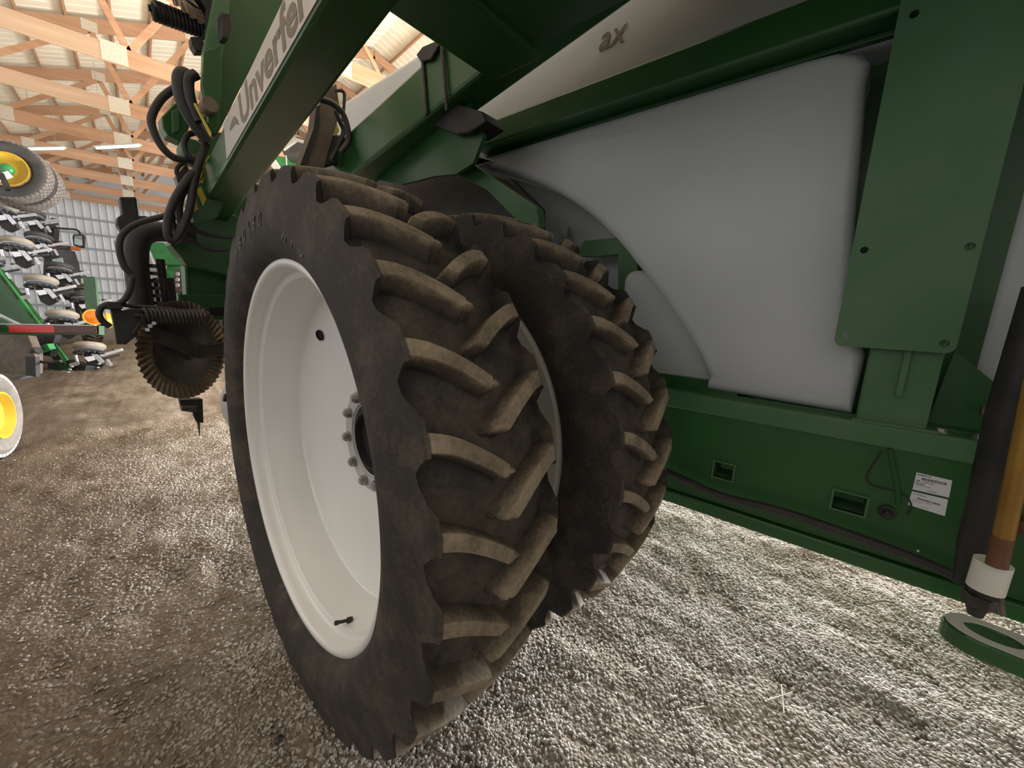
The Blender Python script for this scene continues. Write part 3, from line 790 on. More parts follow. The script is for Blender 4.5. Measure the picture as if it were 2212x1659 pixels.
# ---- tank: main body with the wheel well cut out
TD = 1.655
arc = [(1.78, 2.17), (1.51, 2.07), (1.26, 1.965), (1.03, 1.83), (.86, 1.69), (.74, 1.565), (.60, 1.41), (.48, 1.26), (.41, 1.14)]
def catmull(P, n=5):
    P = [np.array(p, float) for p in P]; E_ = [2 * P[0] - P[1]] + P + [2 * P[-1] - P[-2]]; Q = []
    for i in range(1, len(E_) - 2):
        a, b, c_, d_ = E_[i - 1:i + 3]
        for k in range(n):
            t = k / n; Q.append(0.5 * ((2 * b) + (c_ - a) * t + (2 * a - 5 * b + 4 * c_ - d_) * t * t + (3 * b - a - 3 * c_ + d_) * t ** 3))
    Q.append(P[-1]); return Q
def tank_body(name, outline, l0, l1, round_=0.05, steps=5, material='tank', shrink=True, **k):
    """outline in (fwd, z); the faces bulge and the rims are rounded"""
    P = np.array(outline); n = len(P)
    area_ = 0.5 * np.sum(P[:, 0] * np.roll(P[:, 1], -1) - np.roll(P[:, 0], -1) * P[:, 1])
    if area_ < 0: P = P[::-1]
    nx_ = np.roll(P, -1, 0) - np.roll(P, 1, 0); nn = np.stack([nx_[:, 1], -nx_[:, 0]], -1); nn /= np.linalg.norm(nn, axis=1)[:, None] + 1e-9
    rings = []
    for s_ in range(steps + 1):
        a = math.pi / 2 * s_ / steps
        rings.append((l0 + round_ * (1 - math.sin(a)), round_ * (1 - math.cos(a))))
    rings = rings[::-1]
    g = G(); vs = []
    for l, ins in rings + [(l1, 0.0)]:
        for p, q_ in zip(P, nn):
            z = p - q_ * ins; vs.append(W(l, z[0], z[1]))
    m_ = len(rings) + 1; fs = []
    # rings run from the outer face (inset) to the rim and then to the back
    for r_ in range(m_ - 1):
        for i in range(n):
            j = (i + 1) % n; fs.append((r_ * n + i, r_ * n + j, (r_ + 1) * n + j, (r_ + 1) * n + i))
    fs.append(tuple(range(n))); fs.append(tuple((m_ - 1) * n + i for i in range(n))[::-1])
    g.add(vs, fs)
    return obj(name, g, material, app, smooth=True, **k)
main = [(lz(1838, 903, TD)[0], 1.075), (lz(1868, 778, TD)[0], 1.27), (.02, 1.45), (lz(1846, 480, TD)[0], 1.70), (lz(1862, 300, TD)[0], 1.93), (lz(1872, 180, TD)[0], 2.07), (.085, 2.13), (.12, 2.165), (.17, 2.185), (.25, 2.19), (1.80, 2.19)] + [tuple(p) for p in catmull(arc)] + [(.405, 1.085)]
tank = tank_body('tank', main, TD, 2.9, .035)
tank['label'] = 'white poly tank with a wheel well'
def rr_out(f0, f1, z0, z1, r, n=6):
    o_ = []
    for cx_, cz_, a0 in ((f1 - r, z1 - r, 0), (f0 + r, z1 - r, 90), (f0 + r, z0 + r, 180), (f1 - r, z0 + r, 270)):
        for k in range(n + 1):
            a = R(a0 + 90 * k / n); o_.append((cx_ + r * math.cos(a), cz_ + r * math.sin(a)))
    return o_
obj('tank_well_wall', G().mbox((TD + .30, TD + .34), (.30, 3.2), (1.08, 2.20)), 'tank', app, bevel=.02)
tank_body('tank_shoulder', rr_out(-1.0, 3.9, 2.19, 2.935, .05), TD + .03, 3.1, .05)
tank_body('tank_shoulder', rr_out(-1.6, -.27, 1.09, 2.19, .06), TD + .17, 2.9, .05)
text('tank_lettering', 'ax', at_l(1290, 112, TD + .024), -MFW, _Z, .13, 'decal_ink', app, shear=.3)
obj('cradle_pan', G().mbox((D + .06, 3.0), (-1.7, 3.2), (1.062, 1.078)), 'green', app)
obj('cradle_back', G().mbox((1.83, 1.85), (-.30, .10), (1.07, 2.2)), 'green', app)
obj('well_floor', G().mbox((TD + .02, TD + .34), (.30, 3.0), (1.06, 1.12)), 'green', app)
obj('arm_side_plate', G().prism([at_l(a, b, 1.34) for a, b in ((740, 350), (1000, 190), (1045, 290), (1022, 352), (985, 376), (940, 380), (868, 398), (800, 385))], MT * .02), 'green', app)
obj('inner_cover', G().prism([at_l(a, b, 1.62) for a, b in ((800, 392), (900, 366), (1000, 352), (1100, 385), (1164, 448), (1166, 540), (1000, 540), (800, 480))], MT * .06), 'black', app, bevel=.01)
tank_body('tank_well_step', rr_out(.30, .83, 1.085, 1.56, .05), TD + .05, 2.2, .04)
# green bracket frame inside the well
LB = 1.80
def lpoly(seq, l, th, name, m_='green', parent=app, bevel=0.0):
    return obj(name, G().prism([at_l(a, b, l) for a, b in seq], MT * th), m_, parent, bevel=bevel)
lpoly([(1262, 520), (1345, 512), (1372, 545), (1290, 553), (1240, 553)], LB, .05, 'well_bracket', 'green_dusty')
lpoly([(1335, 540), (1377, 545), (1376, 700), (1335, 700)], LB - .01, .05, 'well_post', 'green_dusty')
lpoly([(1377, 545), (1382, 552), (1381, 700), (1376, 700)], LB + .02, .05, 'well_post', 'green')
# fender arm from the rail end down over the inner tyre
obj('fender_arm', G().prism([at_l(a, b, 1.42) for a, b in ((975, 372), (1020, 352), (1066, 385), (1160, 448), (1165, 490), (1120, 480), (1050, 410))], MT * .05), 'green', app, bevel=.004)
obj('fender_bracket', G().prism([at_l(a, b, 1.45) for a, b in ((935, 300), (1000, 290), (1012, 372), (945, 372))], MT * .02), 'green', app, bevel=.003)
for pxy in ((961, 316), (960, 361), (993, 362), (1008, 371)):
    p = at_l(*pxy, 1.435); obj('bracket_bolt', G().tube([p + MT * .01, p - MT * .008], .009, seg=6, smooth=1), 'steel', app)
# dark cover behind the tyres, in front of the tank
obj('hose_cover', G().prism([W(1.9, 1.7, 1.3), W(1.9, 3.2, 1.2), W(1.9, 3.2, 2.1), W(1.9, 2.2, 2.16), W(1.9, 1.7, 2.1)], MT * .1), 'black', app, bevel=.03)
# valve on the tank foot, seen over the inner tyre
p = at_l(1224, 512, 1.9); obj('valve', G().cyl(p, p + _Z * .05, .016, 8).cyl(p - MFW * .03, p + MFW * .03, .01, 8), 'steel', app)

# ---- arm 1 with the decal: square tube running forward and down
def mb(l, f, z): return W(l, f, z)
s1 = np.array([.03, 1.0, -.179])
def on_b1(t, l=0.0, z=0.0): return W(.531 + .03 * t + l, 1.8 + t, 1.956 - .179 * t + z)
w1, h1 = .148, .150
def seg_box(fn, t0, t1, l, z):
    a = [fn(t0, l[0], z[0]), fn(t0, l[1], z[0]), fn(t0, l[1], z[1]), fn(t0, l[0], z[1])]
    b = [fn(t1, l[0], z[0]), fn(t1, l[1], z[0]), fn(t1, l[1], z[1]), fn(t1, l[0], z[1])]
    return G().hexa(a + b)
arm = obj('lift_arm', seg_box(on_b1, -1.9, .98, (0, w1), (0, h1)), 'green', app, bevel=.016)
arm['label'] = 'square green arm with silver lettered decal'
dec = obj('decal', seg_box(on_b1, -1.75, .27, (-.0012, .0008), (.012, h1 - .006)), 'decal', arm)
# lettering reads backwards along the arm
tdir = -(MT * .03 + MFW - _Z * .179)
text('lettering', 'Unverferth', on_b1(.03, -.0016, .030), tdir, _Z, .150, 'decal_ink', arm, depth=.0004, bold=.0042, stretch=1.22)
g = G(); pp = []; low_ = []
for k in range(13):
    a = k / 12
    pp.append((.19 - .135 * a, .088 + .030 * math.sin(a * 2.0) - .065 * a ** 3)); low_.append((.19 - .135 * a + .004 * a, .088 + .030 * math.sin(a * 2.0) - .065 * a ** 3 - .030 * math.sin(a * math.pi) ** .8 - .0004))
for i in range(12):
    g.prism([on_b1(pp[i][0], -.0014, pp[i][1]), on_b1(pp[i + 1][0], -.0014, pp[i + 1][1]), on_b1(low_[i + 1][0], -.0014, low_[i + 1][1]), on_b1(low_[i][0], -.0014, low_[i][1])], -MT * .0004)
obj('swoosh', g, 'decal_ink', arm)
# ---- arm 2
def on_b2(t, l=0.0, z=0.0): return W(1.262 - .055 * t + l, 1.3 + t, 2.319 - .236 * t + z)
arm2 = obj('lift_arm', seg_box(on_b2, -1.6, 1.75, (0, .165), (0, .235)), 'green', app, bevel=.016)
# cross tube between the arms
pa = on(843, 32, MFW, 1.0); 
c0 = on_b1(-.80, w1, .0)
zc = float(at_l(880, 55, .9)[2])
fcr = float(at_l(880, 55, .9) @ MFW)
obj('cross_tube', G().mbox((.60, 1.32), (fcr - .26, fcr + .0), (zc, zc + .22)), 'green', app, bevel=.012)
obj('cross_plate', G().mbox((.62, 1.27), (fcr - 1.3, fcr - .22), (zc + .02, zc + .05)), 'green', app, bevel=.004)
obj('arm_gusset', G().prism([on_b2(-.45, -.002, 0), on_b2(-.12, -.002, .06), on_b2(-.12, -.002, .22), on_b2(-.45, -.002, .22)], -MT * .012), 'green', app)
obj('mast_tube', G().mbox((.95, 1.2), (-.9, fcr - .2), (zc + .06, zc + .3)), 'green', app, bevel=.01)
# clamp block under arm 2 with its U-bolts
p = at_l(990, 250, 1.36)
cl = obj('clamp_block', G().prism([at_l(a, b, 1.30) for a, b in ((922, 238), (985, 222), (1040, 240), (1050, 262), (1015, 285), (985, 290), (935, 268))], MT * .12), 'black', app, bevel=.006)
for a, b in (((912, 112), (922, 248)), ((954, 96), (966, 240))):
    obj('u_bolt', G().tube([at_l(*a, 1.235), at_l(*b, 1.235)], .009, seg=10, smooth=1), 'darksteel', app, smooth=True)
obj('clamp_cap', G().prism([at_l(a, b, 1.225) for a, b in ((898, 118), (912, 100), (940, 88), (948, 96), (930, 128), (908, 134))], MT * .05), 'black', app, bevel=.006)
for pxy in ((960, 315), (975, 362)):
    pass
# ---- prop bar and hoses seen between the arms
FB = 2.35
def fp(seq, F_): return [at_f(a, b, F_) for a, b in seq]
obj('prop_bar', G().prism(fp([(700, 196), (727, 180), (735, 240), (700, 366), (648, 366)], 2.45), MFW * .03), 'brownsteel', app, bevel=.004)
obj('prop_bar_flange', G().prism(fp([(683, 230), (692, 226), (690, 275), (658, 366), (645, 366), (678, 275)], 2.42), MFW * .08), 'black', app)
obj('hose', G().tube(fp([(690, 214), (715, 222), (738, 242), (750, 272), (752, 305), (735, 330)], 2.30), .016, 10), 'hose', app, smooth=True)
obj('hose', G().tube(fp([(725, 196), (738, 196), (744, 205), (742, 240), (740, 262)], 2.42), .009, 8), 'hose', app, smooth=True)
obj('hose', G().tube(fp([(725, 240), (734, 262), (742, 285), (728, 320), (715, 345)], 2.38), .013, 8), 'hose', app, smooth=True)
obj('small_bracket', G().prism(fp([(716, 268), (726, 262), (733, 282), (724, 300)], 2.48), MFW * .02), 'yellow_decal', app)
obj('hose_bundle', G().prism(fp([(722, 290), (745, 292), (752, 318), (735, 352), (700, 362)], 2.46), MFW * .06), 'black', app, bevel=.01)
# ---- tank shoulder seen in the gap is the same tank, forward end cap
# ---- right edge: stand tube, brass tube, white collar, fitting
LR = 1.30
def lr(a, b, l=LR): return at_l(a, b, l)
obj('stand_leg', G().tube([lr(2262, 620, 1.45), lr(2176, 900, 1.45), lr(2112, 1180, 1.45), lr(2104, 1262, 1.45)], .036, 14, smooth=1), 'black', app, smooth=True)
obj('brass_tube', G().tube([lr(2238, 820), lr(2197, 1020), lr(2163, 1180)], .0165, 18, smooth=1), 'gold', app, smooth=True)
obj('tube_band', G().tube([lr(2166, 1160), lr(2153, 1222)], .0172, 18, smooth=1), 'rust', app, smooth=True)
obj('white_collar', G().tube([lr(2146, 1214, 1.33), lr(2128, 1272, 1.33)], .0305, 24, smooth=1), 'white', app, smooth=True)
obj('fitting', G().tube([lr(2130, 1262, 1.35), lr(2112, 1300, 1.35), lr(2106, 1328, 1.35)], [.026, .022, .013], 12, smooth=1), 'black', app, smooth=True)
obj('fitting_nut', G().tube([lr(2118, 1284, 1.35), lr(2110, 1306, 1.35)], .028, 6, smooth=1), 'darksteel', app)
obj('drain_hose', G().tube([lr(2160, 1278, 1.38), lr(2160, 1300, 1.38), lr(2165, 1328, 1.38)], .0065, 8, smooth=1), 'brownsteel', app, smooth=True)
obj('rear_pump', G().prism([at_l(a, b, 1.62) for a, b in ((2175, 1140), (2200, 1115), (2240, 1140), (2300, 1300), (2212, 1282), (2160, 1250))], MT * .1), 'black', app, bevel=.01)
obj('rear_cap', G().tube([lr(2205, 1120, 1.5), lr(2225, 1150, 1.5)], .02, 10, smooth=1), 'rust', app, smooth=True)
# hitch link with a round eye
def link_plate(dz, th_, k_=1.0):
    import bmesh
    z0 = .60; c_ = at_z(2130, 1366, z0)
    dirv = at_z(2212, 1398, z0) - c_; dirv[2] = 0; dirv /= np.linalg.norm(dirv); sv = np.array([-dirv[1], dirv[0], 0])
    r_ = .062 * k_; L_ = .42; out = []
    for k in range(13):
        a = R(90 + 180 * k / 12); out.append(c_ + dirv * (r_ * math.cos(a)) * 1.25 + sv * (r_ * math.sin(a)))
    out += [c_ + dirv * L_ - sv * r_, c_ + dirv * L_ + sv * r_]
    bm = bmesh.new()
    def loop(pp):
        vs = [bm.verts.new(p.tolist()) for p in pp]
        return [bm.edges.new((vs[i], vs[(i + 1) % len(vs)])) for i in range(len(vs))]
    e = loop(out) + loop([c_ + dirv * (.034 * math.cos(2 * math.pi * k / 24) * 1.5 + .012) + sv * (.034 * math.sin(2 * math.pi * k / 24)) for k in range(24)])
    bmesh.ops.triangle_fill(bm, use_beauty=True, use_dissolve=False, edges=e)
    ret = bmesh.ops.extrude_face_region(bm, geom=list(bm.faces))
    for v_ in ret['geom']:
        if isinstance(v_, bmesh.types.BMVert): v_.co.z -= th_
    bm.verts.index_update(); g = G(); g.v = [(v_.co.x, v_.co.y, v_.co.z + dz) for v_ in bm.verts]; g.f = [tuple(v_.index for v_ in f_.verts) for f_ in bm.faces]; bm.free()
    return g
hl = obj('hitch_link', link_plate(0.0, .05), 'green', app, bevel=.006)
obj('worn_sheen_face', link_plate(.001, .002, .93), 'white', hl)  # pale plate: wear and the sky's sheen painted on the link's top
hl['label'] = 'green hitch link with a round eye'

# ---- folded tool bar in front of the wheels
FT = 2.62
def fprism(name, seq, F_, th, m_='green', parent=None, bevel=.004, **k):
    return obj(name, G().prism(fp(seq, F_), MFW * th), m_, parent or app, bevel=bevel, **k)
fprism('toolbar_box', [(398, 556), (520, 556), (520, 642), (404, 642)], 2.95, .12, 'green')
fprism('toolbar_edge', [(398, 556), (405, 556), (409, 642), (402, 642)], 2.94, .012, 'green_dusty')
fprism('toolbar_beam', [(386, 636), (520, 636), (520, 692), (390, 692)], 2.88, .12, 'green')
fprism('toolbar_edge', [(384, 634), (392, 634), (396, 692), (388, 692)], 2.87, .012, 'green_dusty')
fprism('toolbar_slot', [(452, 664), (520, 664), (520, 682), (452, 682)], 2.872, .01, 'dark')
fprism('arm_end_mount', [(385, 490), (470, 452), (520, 470), (560, 520), (520, 600), (402, 572), (392, 556), (368, 528)], 2.78, .14, 'green')
fprism('toolbar_plate', [(490, 400), (600, 400), (600, 620), (496, 620)], 3.05, .08, 'green')
fprism('toolbar_plate', [(488, 470), (540, 470), (512, 540), (482, 540)], 3.03, .02, 'green_dusty')
fprism('yellow_panel', [(556, 388), (580, 362), (600, 380), (596, 412), (560, 412)], 3.9, .02, 'tan')
# left mast: parallel plate of the folded wing with its pivot
fprism('wing_mast', [(492, -60), (640, -60), (600, 40), (520, 190), (470, 290), (440, 285), (446, 110)], 2.35, .10, 'green')
fprism('wing_mast_edge', [(470, -40), (500, -40), (492, 60), (468, 190), (446, 240), (440, 110)], 2.28, .05, 'green_dusty')
fprism('pivot_plate', [(440, 110), (480, 95), (478, 210), (470, 280), (450, 260), (436, 180)], 2.22, .03, 'green')
p = at_f(452, 228, 2.18); obj('pivot_pin', G().tube([p + MFW * .05, p - MFW * .02], .028, seg=20, smooth=1), 'brownsteel', app, smooth=True)
fprism('black_bushing', [(478, 25), (498, 30), (502, 60), (494, 85), (480, 80)], 2.18, .06, 'black')
fprism('mast_foot', [(448, 290), (478, 285), (474, 380), (500, 400), (470, 470), (420, 480), (402, 440), (430, 380)], 2.5, .06, 'green_dusty')
fprism('yellow_edge', [(418, 222), (424, 222), (459, 290), (455, 296)], 2.2, .01, 'yellow_decal')
# warning decal, yellow with black marks
wd = fprism('warning_decal', [(452, 335), (459, 342), (459, 372), (436, 398), (420, 396), (430, 362)], 2.485, .002, 'yellow_decal', bevel=0)
for a, b in (((436, 352), (439, 385)), ((443, 348), (445, 380)), ((449, 344), (451, 372)), ((429, 365), (430, 392)), ((438, 392), (457, 366)), ((433, 388), (455, 358)), ((428, 396), (437, 396))):
    obj('mark', G().bar(at_f(*a, 2.483), at_f(*b, 2.483), .006, .002), 'ink', wd)
fprism('warning_decal', [(424, 408), (434, 404), (446, 430), (438, 446)], 2.485, .002, 'yellow_decal', bevel=0)
fprism('warning_decal', [(418, 430), (422, 424), (428, 452), (420, 458)], 2.485, .002, 'yellow_decal', bevel=0)
# gearbox hexagon, hydraulic motor
fprism('gearbox', [(349, 252), (377, 222), (398, 226), (412, 262), (402, 300), (392, 306), (362, 292), (351, 275)], 2.62, .10, 'green', bevel=.006)
fprism('gearbox_panel', [(370, 240), (388, 232), (388, 282), (372, 290)], 2.612, .008, 'green_dusty')
p = at_f(418, 325, 2.6); obj('motor', G().lathe([(.10, .0), (.10, .05), (.0, .055), (-.01, .05), (-.02, .045), (-.02, .0)], p, MFW, 24), 'green_dusty', app, smooth=True)
fprism('valve_block', [(380, 380), (402, 352), (412, 372), (405, 400), (386, 402)], 2.6, .06, 'darksteel')
fprism('valve_block', [(392, 308), (440, 300), (455, 340), (430, 360), (398, 350)], 2.62, .06, 'darksteel')
# hoses
def hose(seq, F_, r_, m_='hose', seg=10):
    return obj('hose', G().tube(fp(seq, F_), r_, seg), m_, app, smooth=True)
hose([(408, 180), (380, 190), (350, 212), (330, 245), (328, 270), (345, 310), (372, 338), (405, 345), (438, 338)], 2.45, .0155)
hose([(418, 172), (395, 160), (388, 178), (396, 222), (418, 262), (440, 292), (450, 305)], 2.36, .028)
hose([(424, 160), (408, 172), (412, 215), (432, 262)], 2.32, .02)
hose([(446, 310), (430, 352), (418, 400), (410, 450), (392, 500), (374, 520), (362, 505), (364, 470), (378, 430), (402, 392), (418, 372)], 2.40, .0165)
hose([(410, 400), (392, 420), (386, 455), (392, 490), (380, 518), (370, 516)], 2.44, .0165)
hose([(402, 402), (375, 440), (372, 480), (384, 512)], 2.46, .014)
hose([(400, 478), (430, 500), (460, 510), (500, 514), (535, 512)], 2.45, .010)
hose([(398, 505), (430, 530), (462, 541), (490, 540)], 2.45, .010)
hose([(388, 455), (350, 468), (310, 478), (280, 492), (262, 512), (258, 540), (268, 575), (284, 592)], 2.50, .013)
hose([(286, 600), (280, 628), (266, 650), (240, 662), (222, 662), (214, 676), (220, 692), (238, 706)], 2.50, .0125)
hose([(222, 660), (238, 656), (300, 662), (370, 668), (400, 674)], 2.52, .010)
hose([(436, 286), (408, 290), (398, 310), (404, 332), (420, 345)], 2.43, .012)
hose([(400, 350), (385, 360), (382, 375), (395, 388)], 2.5, .009)
# black square tube bending down, top post and bracket
def bent():
    pts = fp([(420, 508), (360, 501), (322, 502), (300, 518), (294, 555), (298, 605), (306, 668)], 2.66)
    return G().tube(pts, .047, 14)
obj('bent_tube', bent(), 'black', app, smooth=True)
fprism('post_head', [(258, 425), (294, 425), (299, 466), (318, 466), (318, 486), (285, 500), (262, 500), (252, 484), (253, 470), (264, 462)], 2.72, .08, 'black', bevel=.006)
fprism('post_side', [(294, 425), (297, 432), (303, 463), (299, 466)], 2.72, .008, 'bright', bevel=0)
obj('side_rod', G().tube(fp([(345, 560), (352, 612), (360, 668)], 2.72), .02, 10), 'darksteel', app, smooth=True)
for k in range(6):
    p = at_f(334 + k * 2.5, 575 + k * 16, 2.68); obj('rod_collar', G().lathe([(-.008, .02), (-.008, .028), (.008, .028), (.008, .02)], p, _Z, 14, closed=True), 'darksteel', app, smooth=True)
fprism('shank_block', [(330, 600), (376, 600), (384, 664), (340, 668)], 2.75, .06, 'black')
# row cleaner: rippled disc, arm, spring and bracket
def coulter(center, e1, e2, Rr, parent, waves=50, r_in=.176, depth=.010):
    """rippled disc: e1, e2 span the disc plane"""
    e1 = e1 / np.linalg.norm(e1); e2 = e2 - e1 * (e1 @ e2); e2 /= np.linalg.norm(e2); n = np.cross(e1, e2)
    seg = waves * 8; rad = [0.0, .04, r_in * .9, r_in, r_in + .008, (r_in + Rr) / 2, Rr - .004, Rr]
    vs = []; 
    for side in (1, -1):
        for j, r_ in enumerate(rad):
            amp = 0 if j < 4 else depth * min(1, (r_ - r_in) / .02)
            th = .0025 if j < 7 else .0004
            for k in range(seg):
                a = 2 * math.pi * k / seg; ph_ = a * waves
                w_ = amp * (1 if math.sin(ph_) > 0 else -1) * min(1, abs(math.sin(ph_)) * 2.2)
                aa = a + (r_ - r_in) * 1.2
                vs.append(np.array(center) + (e1 * math.cos(aa) + e2 * math.sin(aa)) * max(r_, .0005) + n * (w_ * .5 + side * th))
    m_ = len(rad); fs = []
    for s_ in range(2):
        o_ = s_ * m_ * seg
        for j in range(m_ - 1):
            for k in range(seg):
                k2 = (k + 1) % seg; q_ = (o_ + j * seg + k, o_ + j * seg + k2, o_ + (j + 1) * seg + k2, o_ + (j + 1) * seg + k)
                fs.append(q_ if s_ == 0 else q_[::-1])
    for k in range(seg):
        k2 = (k + 1) % seg; fs.append(((m_ - 1) * seg + k, (m_ - 1) * seg + k2, (2 * m_ - 1) * seg + k2, (2 * m_ - 1) * seg + k))
    g = G().add(vs, fs); o = obj('coulter_disc', g, 'coulter', parent, smooth=True)
    hubp = np.array(center)
    s2 = obj('disc_centre', G().lathe([(-.007, r_in - .004), (-.009, r_in - .02), (-.012, .06), (-.02, .05), (-.03, .035), (-.03, 0)], hubp, -n if (n @ (CAMP - hubp)) > 0 else n, 48), 'darksteel', o, smooth=True)
    return o
cc = at_f(402, 756, 2.60)
phi = R(36)
e1 = MT * math.cos(phi) + MFW * math.sin(phi)
cdisc = coulter(cc, e1, _Z, .252, app)
# arm to the disc hub and hub cap
nv = np.cross(e1, _Z); nv = -nv if nv @ (CAMP - cc) < 0 else nv
pa_ = at_f(290, 705, 2.50)
obj('disc_arm', G().bar(pa_, cc + nv * .06, .035, .075), 'darksteel', app, bevel=.006)
obj('disc_arm', G().bar(cc + nv * .055 - _Z * .01, at_f(520, 742, 2.60) + nv * .055, .03, .07), 'darksteel', app, bevel=.006)
obj('disc_hub', G().lathe([(0, .055), (-.05, .05), (-.065, .03), (-.07, .0)], cc, -nv, 24), 'darksteel', app, smooth=True)
def spring(a, b, rr, wire, turns, parent, name='spring', m_='darksteel'):
    a = np.array(a); b = np.array(b); d = b - a; L_ = np.linalg.norm(d); d /= L_
    u = np.cross(d, _Z); u /= np.linalg.norm(u); v = np.cross(d, u); P = []
    n = turns * 14
    for k in range(n + 1):
        t = k / n; an = 2 * math.pi * turns * t
        P.append(a + d * L_ * t + (u * math.cos(an) + v * math.sin(an)) * rr)
    return obj(name, G().tube(P, wire, 6, smooth=1), m_, parent, smooth=True)
spring(at_f(305, 682, 2.48), at_f(440, 684, 2.50), .030, .0085, 15, app)
obj('spring_rod', G().cyl(at_f(290, 682, 2.48), at_f(452, 684, 2.5), .010, 8), 'darksteel', app, smooth=True)
fprism('row_bracket', [(238, 664), (262, 652), (262, 672), (280, 668), (306, 668), (306, 712), (330, 738), (292, 728), (275, 742), (275, 744), (252, 744), (246, 700)], 2.50, .06, 'black')
fprism('row_bracket', [(228, 652), (262, 652), (266, 668), (236, 668)], 2.46, .06, 'black')
for pxy in ((324, 704), (332, 698), (318, 712)):
    p = at_f(*pxy, 2.46); obj('bolt', G().tube([p + MFW * .02, p - MFW * .01], .009, seg=6, smooth=1), 'bright', app)
# knife below the disc
fprism('knife_holder', [(388, 864), (436, 862), (438, 886), (424, 892), (394, 888)], 2.62, .05, 'black', bevel=.003)
obj('knife_pin', G().cyl(at_f(392, 882, 2.58), at_f(424, 882, 2.58), .014, 10), 'darksteel', app, smooth=True)
fprism('knife_shank', [(416, 862), (438, 862), (440, 914), (425, 912), (418, 898)], 2.64, .025, 'black', bevel=.003)
fprism('knife_point', [(425, 908), (433, 912), (432, 940), (430, 941)], 2.645, .008, 'brownsteel', bevel=.001)
obj('closing_wheel', G().lathe([(-.02, .17), (-.024, .165), (-.024, .05), (.024, .05), (.024, .165), (.02, .17)], at_f(520, 880, 3.0), MT * .94 + MFW * .34, 40, closed=True), 'greywhite', app, smooth=True)
fprism('closing_arm', [(486, 852), (500, 852), (500, 868), (482, 868)], 2.7, .03, 'black')
# upper row unit of the folded wing, at the top edge
uc = at_f(392, -28, 2.45)
ud = coulter(uc, MT * math.cos(R(20)) + MFW * math.sin(R(20)), _Z * .8 + MFW * .6, .20, app, waves=44, r_in=.10)
spring(at_f(330, 22, 2.40), at_f(448, 66, 2.40), .030, .010, 14, app, m_='black')
obj('spring_rod', G().cyl(at_f(320, 16, 2.4), at_f(458, 68, 2.4), .012, 8), 'black', app, smooth=True)
fprism('upper_bracket', [(418, -20), (462, -20), (470, 20), (456, 80), (440, 76), (446, 20)], 2.35, .05, 'black')
fprism('upper_lug', [(412, 78), (440, 80), (440, 112), (424, 112), (414, 96)], 2.36, .05, 'black')

# ================================================================== PLANTER on the left
VD = _F0
pl = thing('planter', at_d(60, 760, 6.6) * np.array([1, 1, 0]), 'folded row planter with stacked gauge wheels and yellow-rimmed tyres by the left edge', 'farm machine')
def dprism(name, seq, d, th, m_, parent, bevel=.004, **k):
    pts = [at_d(a, b, d) for a, b in seq]
    return obj(name, G().prism(pts, CF * th), m_, parent, bevel=bevel, **k)
def treaded(name, c, ax, Rr, wd, rr_, parent, blocks=44, m_='tread', sw='sidewall', depth=.012):
    """implement tyre: carcass with a block tread, rounded shoulders"""
    c = np.array(c); ax = np.array(ax, float); ax /= np.linalg.norm(ax); h = wd / 2
    t = obj(name, G().lathe([(-h * .55, rr_), (-h * .9, rr_ + (Rr - rr_) * .3), (-h, rr_ + (Rr - rr_) * .6), (-h * .86, Rr - .035), (-h * .7, Rr - .016), (h * .7, Rr - .016), (h * .86, Rr - .035), (h, rr_ + (Rr - rr_) * .6), (h * .9, rr_ + (Rr - rr_) * .3), (h * .55, rr_)], c, ax, 56, closed=True), sw, parent, smooth=True)
    u = np.cross(ax, _Z); u /= np.linalg.norm(u); v = np.cross(ax, u); g = G()
    for k in range(blocks):
        for row in range(4):
            a0 = 2 * math.pi * (k + (row % 2) * .5) / blocks; a1 = a0 + 2 * math.pi / blocks * .86
            x0 = -h * .86 + row * h * .43; x1 = x0 + h * .40
            q_ = []
            for rr2 in (Rr - .03, Rr):
                for (a, x) in ((a0, x0), (a1, x0 + h * .0), (a1, x1), (a0, x1)):
                    drop = .012 * (abs(x) / h) ** 3
                    q_.append(c + ax * x + (u * math.cos(a) + v * math.sin(a)) * (rr2 - drop))
            g.hexa(q_)
    obj('tread', g, m_, t, kind='stuff')
    return t
def rim_y(c, ax, Rr, parent, hubm='green_far', m_='yellow', dish=.05):
    c = np.array(c); ax = np.array(ax, float); ax /= np.linalg.norm(ax)
    r = obj('rim', G().lathe([(.0, Rr), (-.012, Rr * 1.03), (-.014, Rr * .95), (.01, Rr * .88), (dish, Rr * .80), (dish, Rr * .45), (dish - .03, Rr * .3), (dish - .03, .0)], c, ax, 40), m_, parent, smooth=True)
    if hubm: obj('hub_cap', G().lathe([(dish - .02, Rr * .34), (dish - .06, Rr * .33), (dish - .10, Rr * .2), (dish - .11, 0)], c, ax, 24), hubm, r, smooth=True)
    return r
vr = CX; vu = CU
# raised dual tyres
Vq = ray(22, 372); Vq /= np.linalg.norm(Vq); rq = np.cross(Vq, _Z); rq /= np.linalg.norm(rq); uq = np.cross(rq, Vq)
axd = Vq * .84 + rq * .40 - uq * .36; axd /= np.linalg.norm(axd)
c1 = at_d(22, 372, 6.6)
t_ = treaded('tyre', c1, axd, .50, .24, .28, pl)
treaded('tyre', c1 + axd * .30, axd, .50, .24, .28, pl)
rim_y(c1 - axd * .10, axd, .28, pl)
obj('wheel_arm', G().bar(at_d(-20, 390, 6.3), at_d(20, 376, 6.5), .06, .10), 'bright', pl, bevel=.005)
obj('wheel_arm', G().bar(at_d(2, 376, 6.3), at_d(18, 410, 6.3), .05, .08), 'black', pl, bevel=.005)
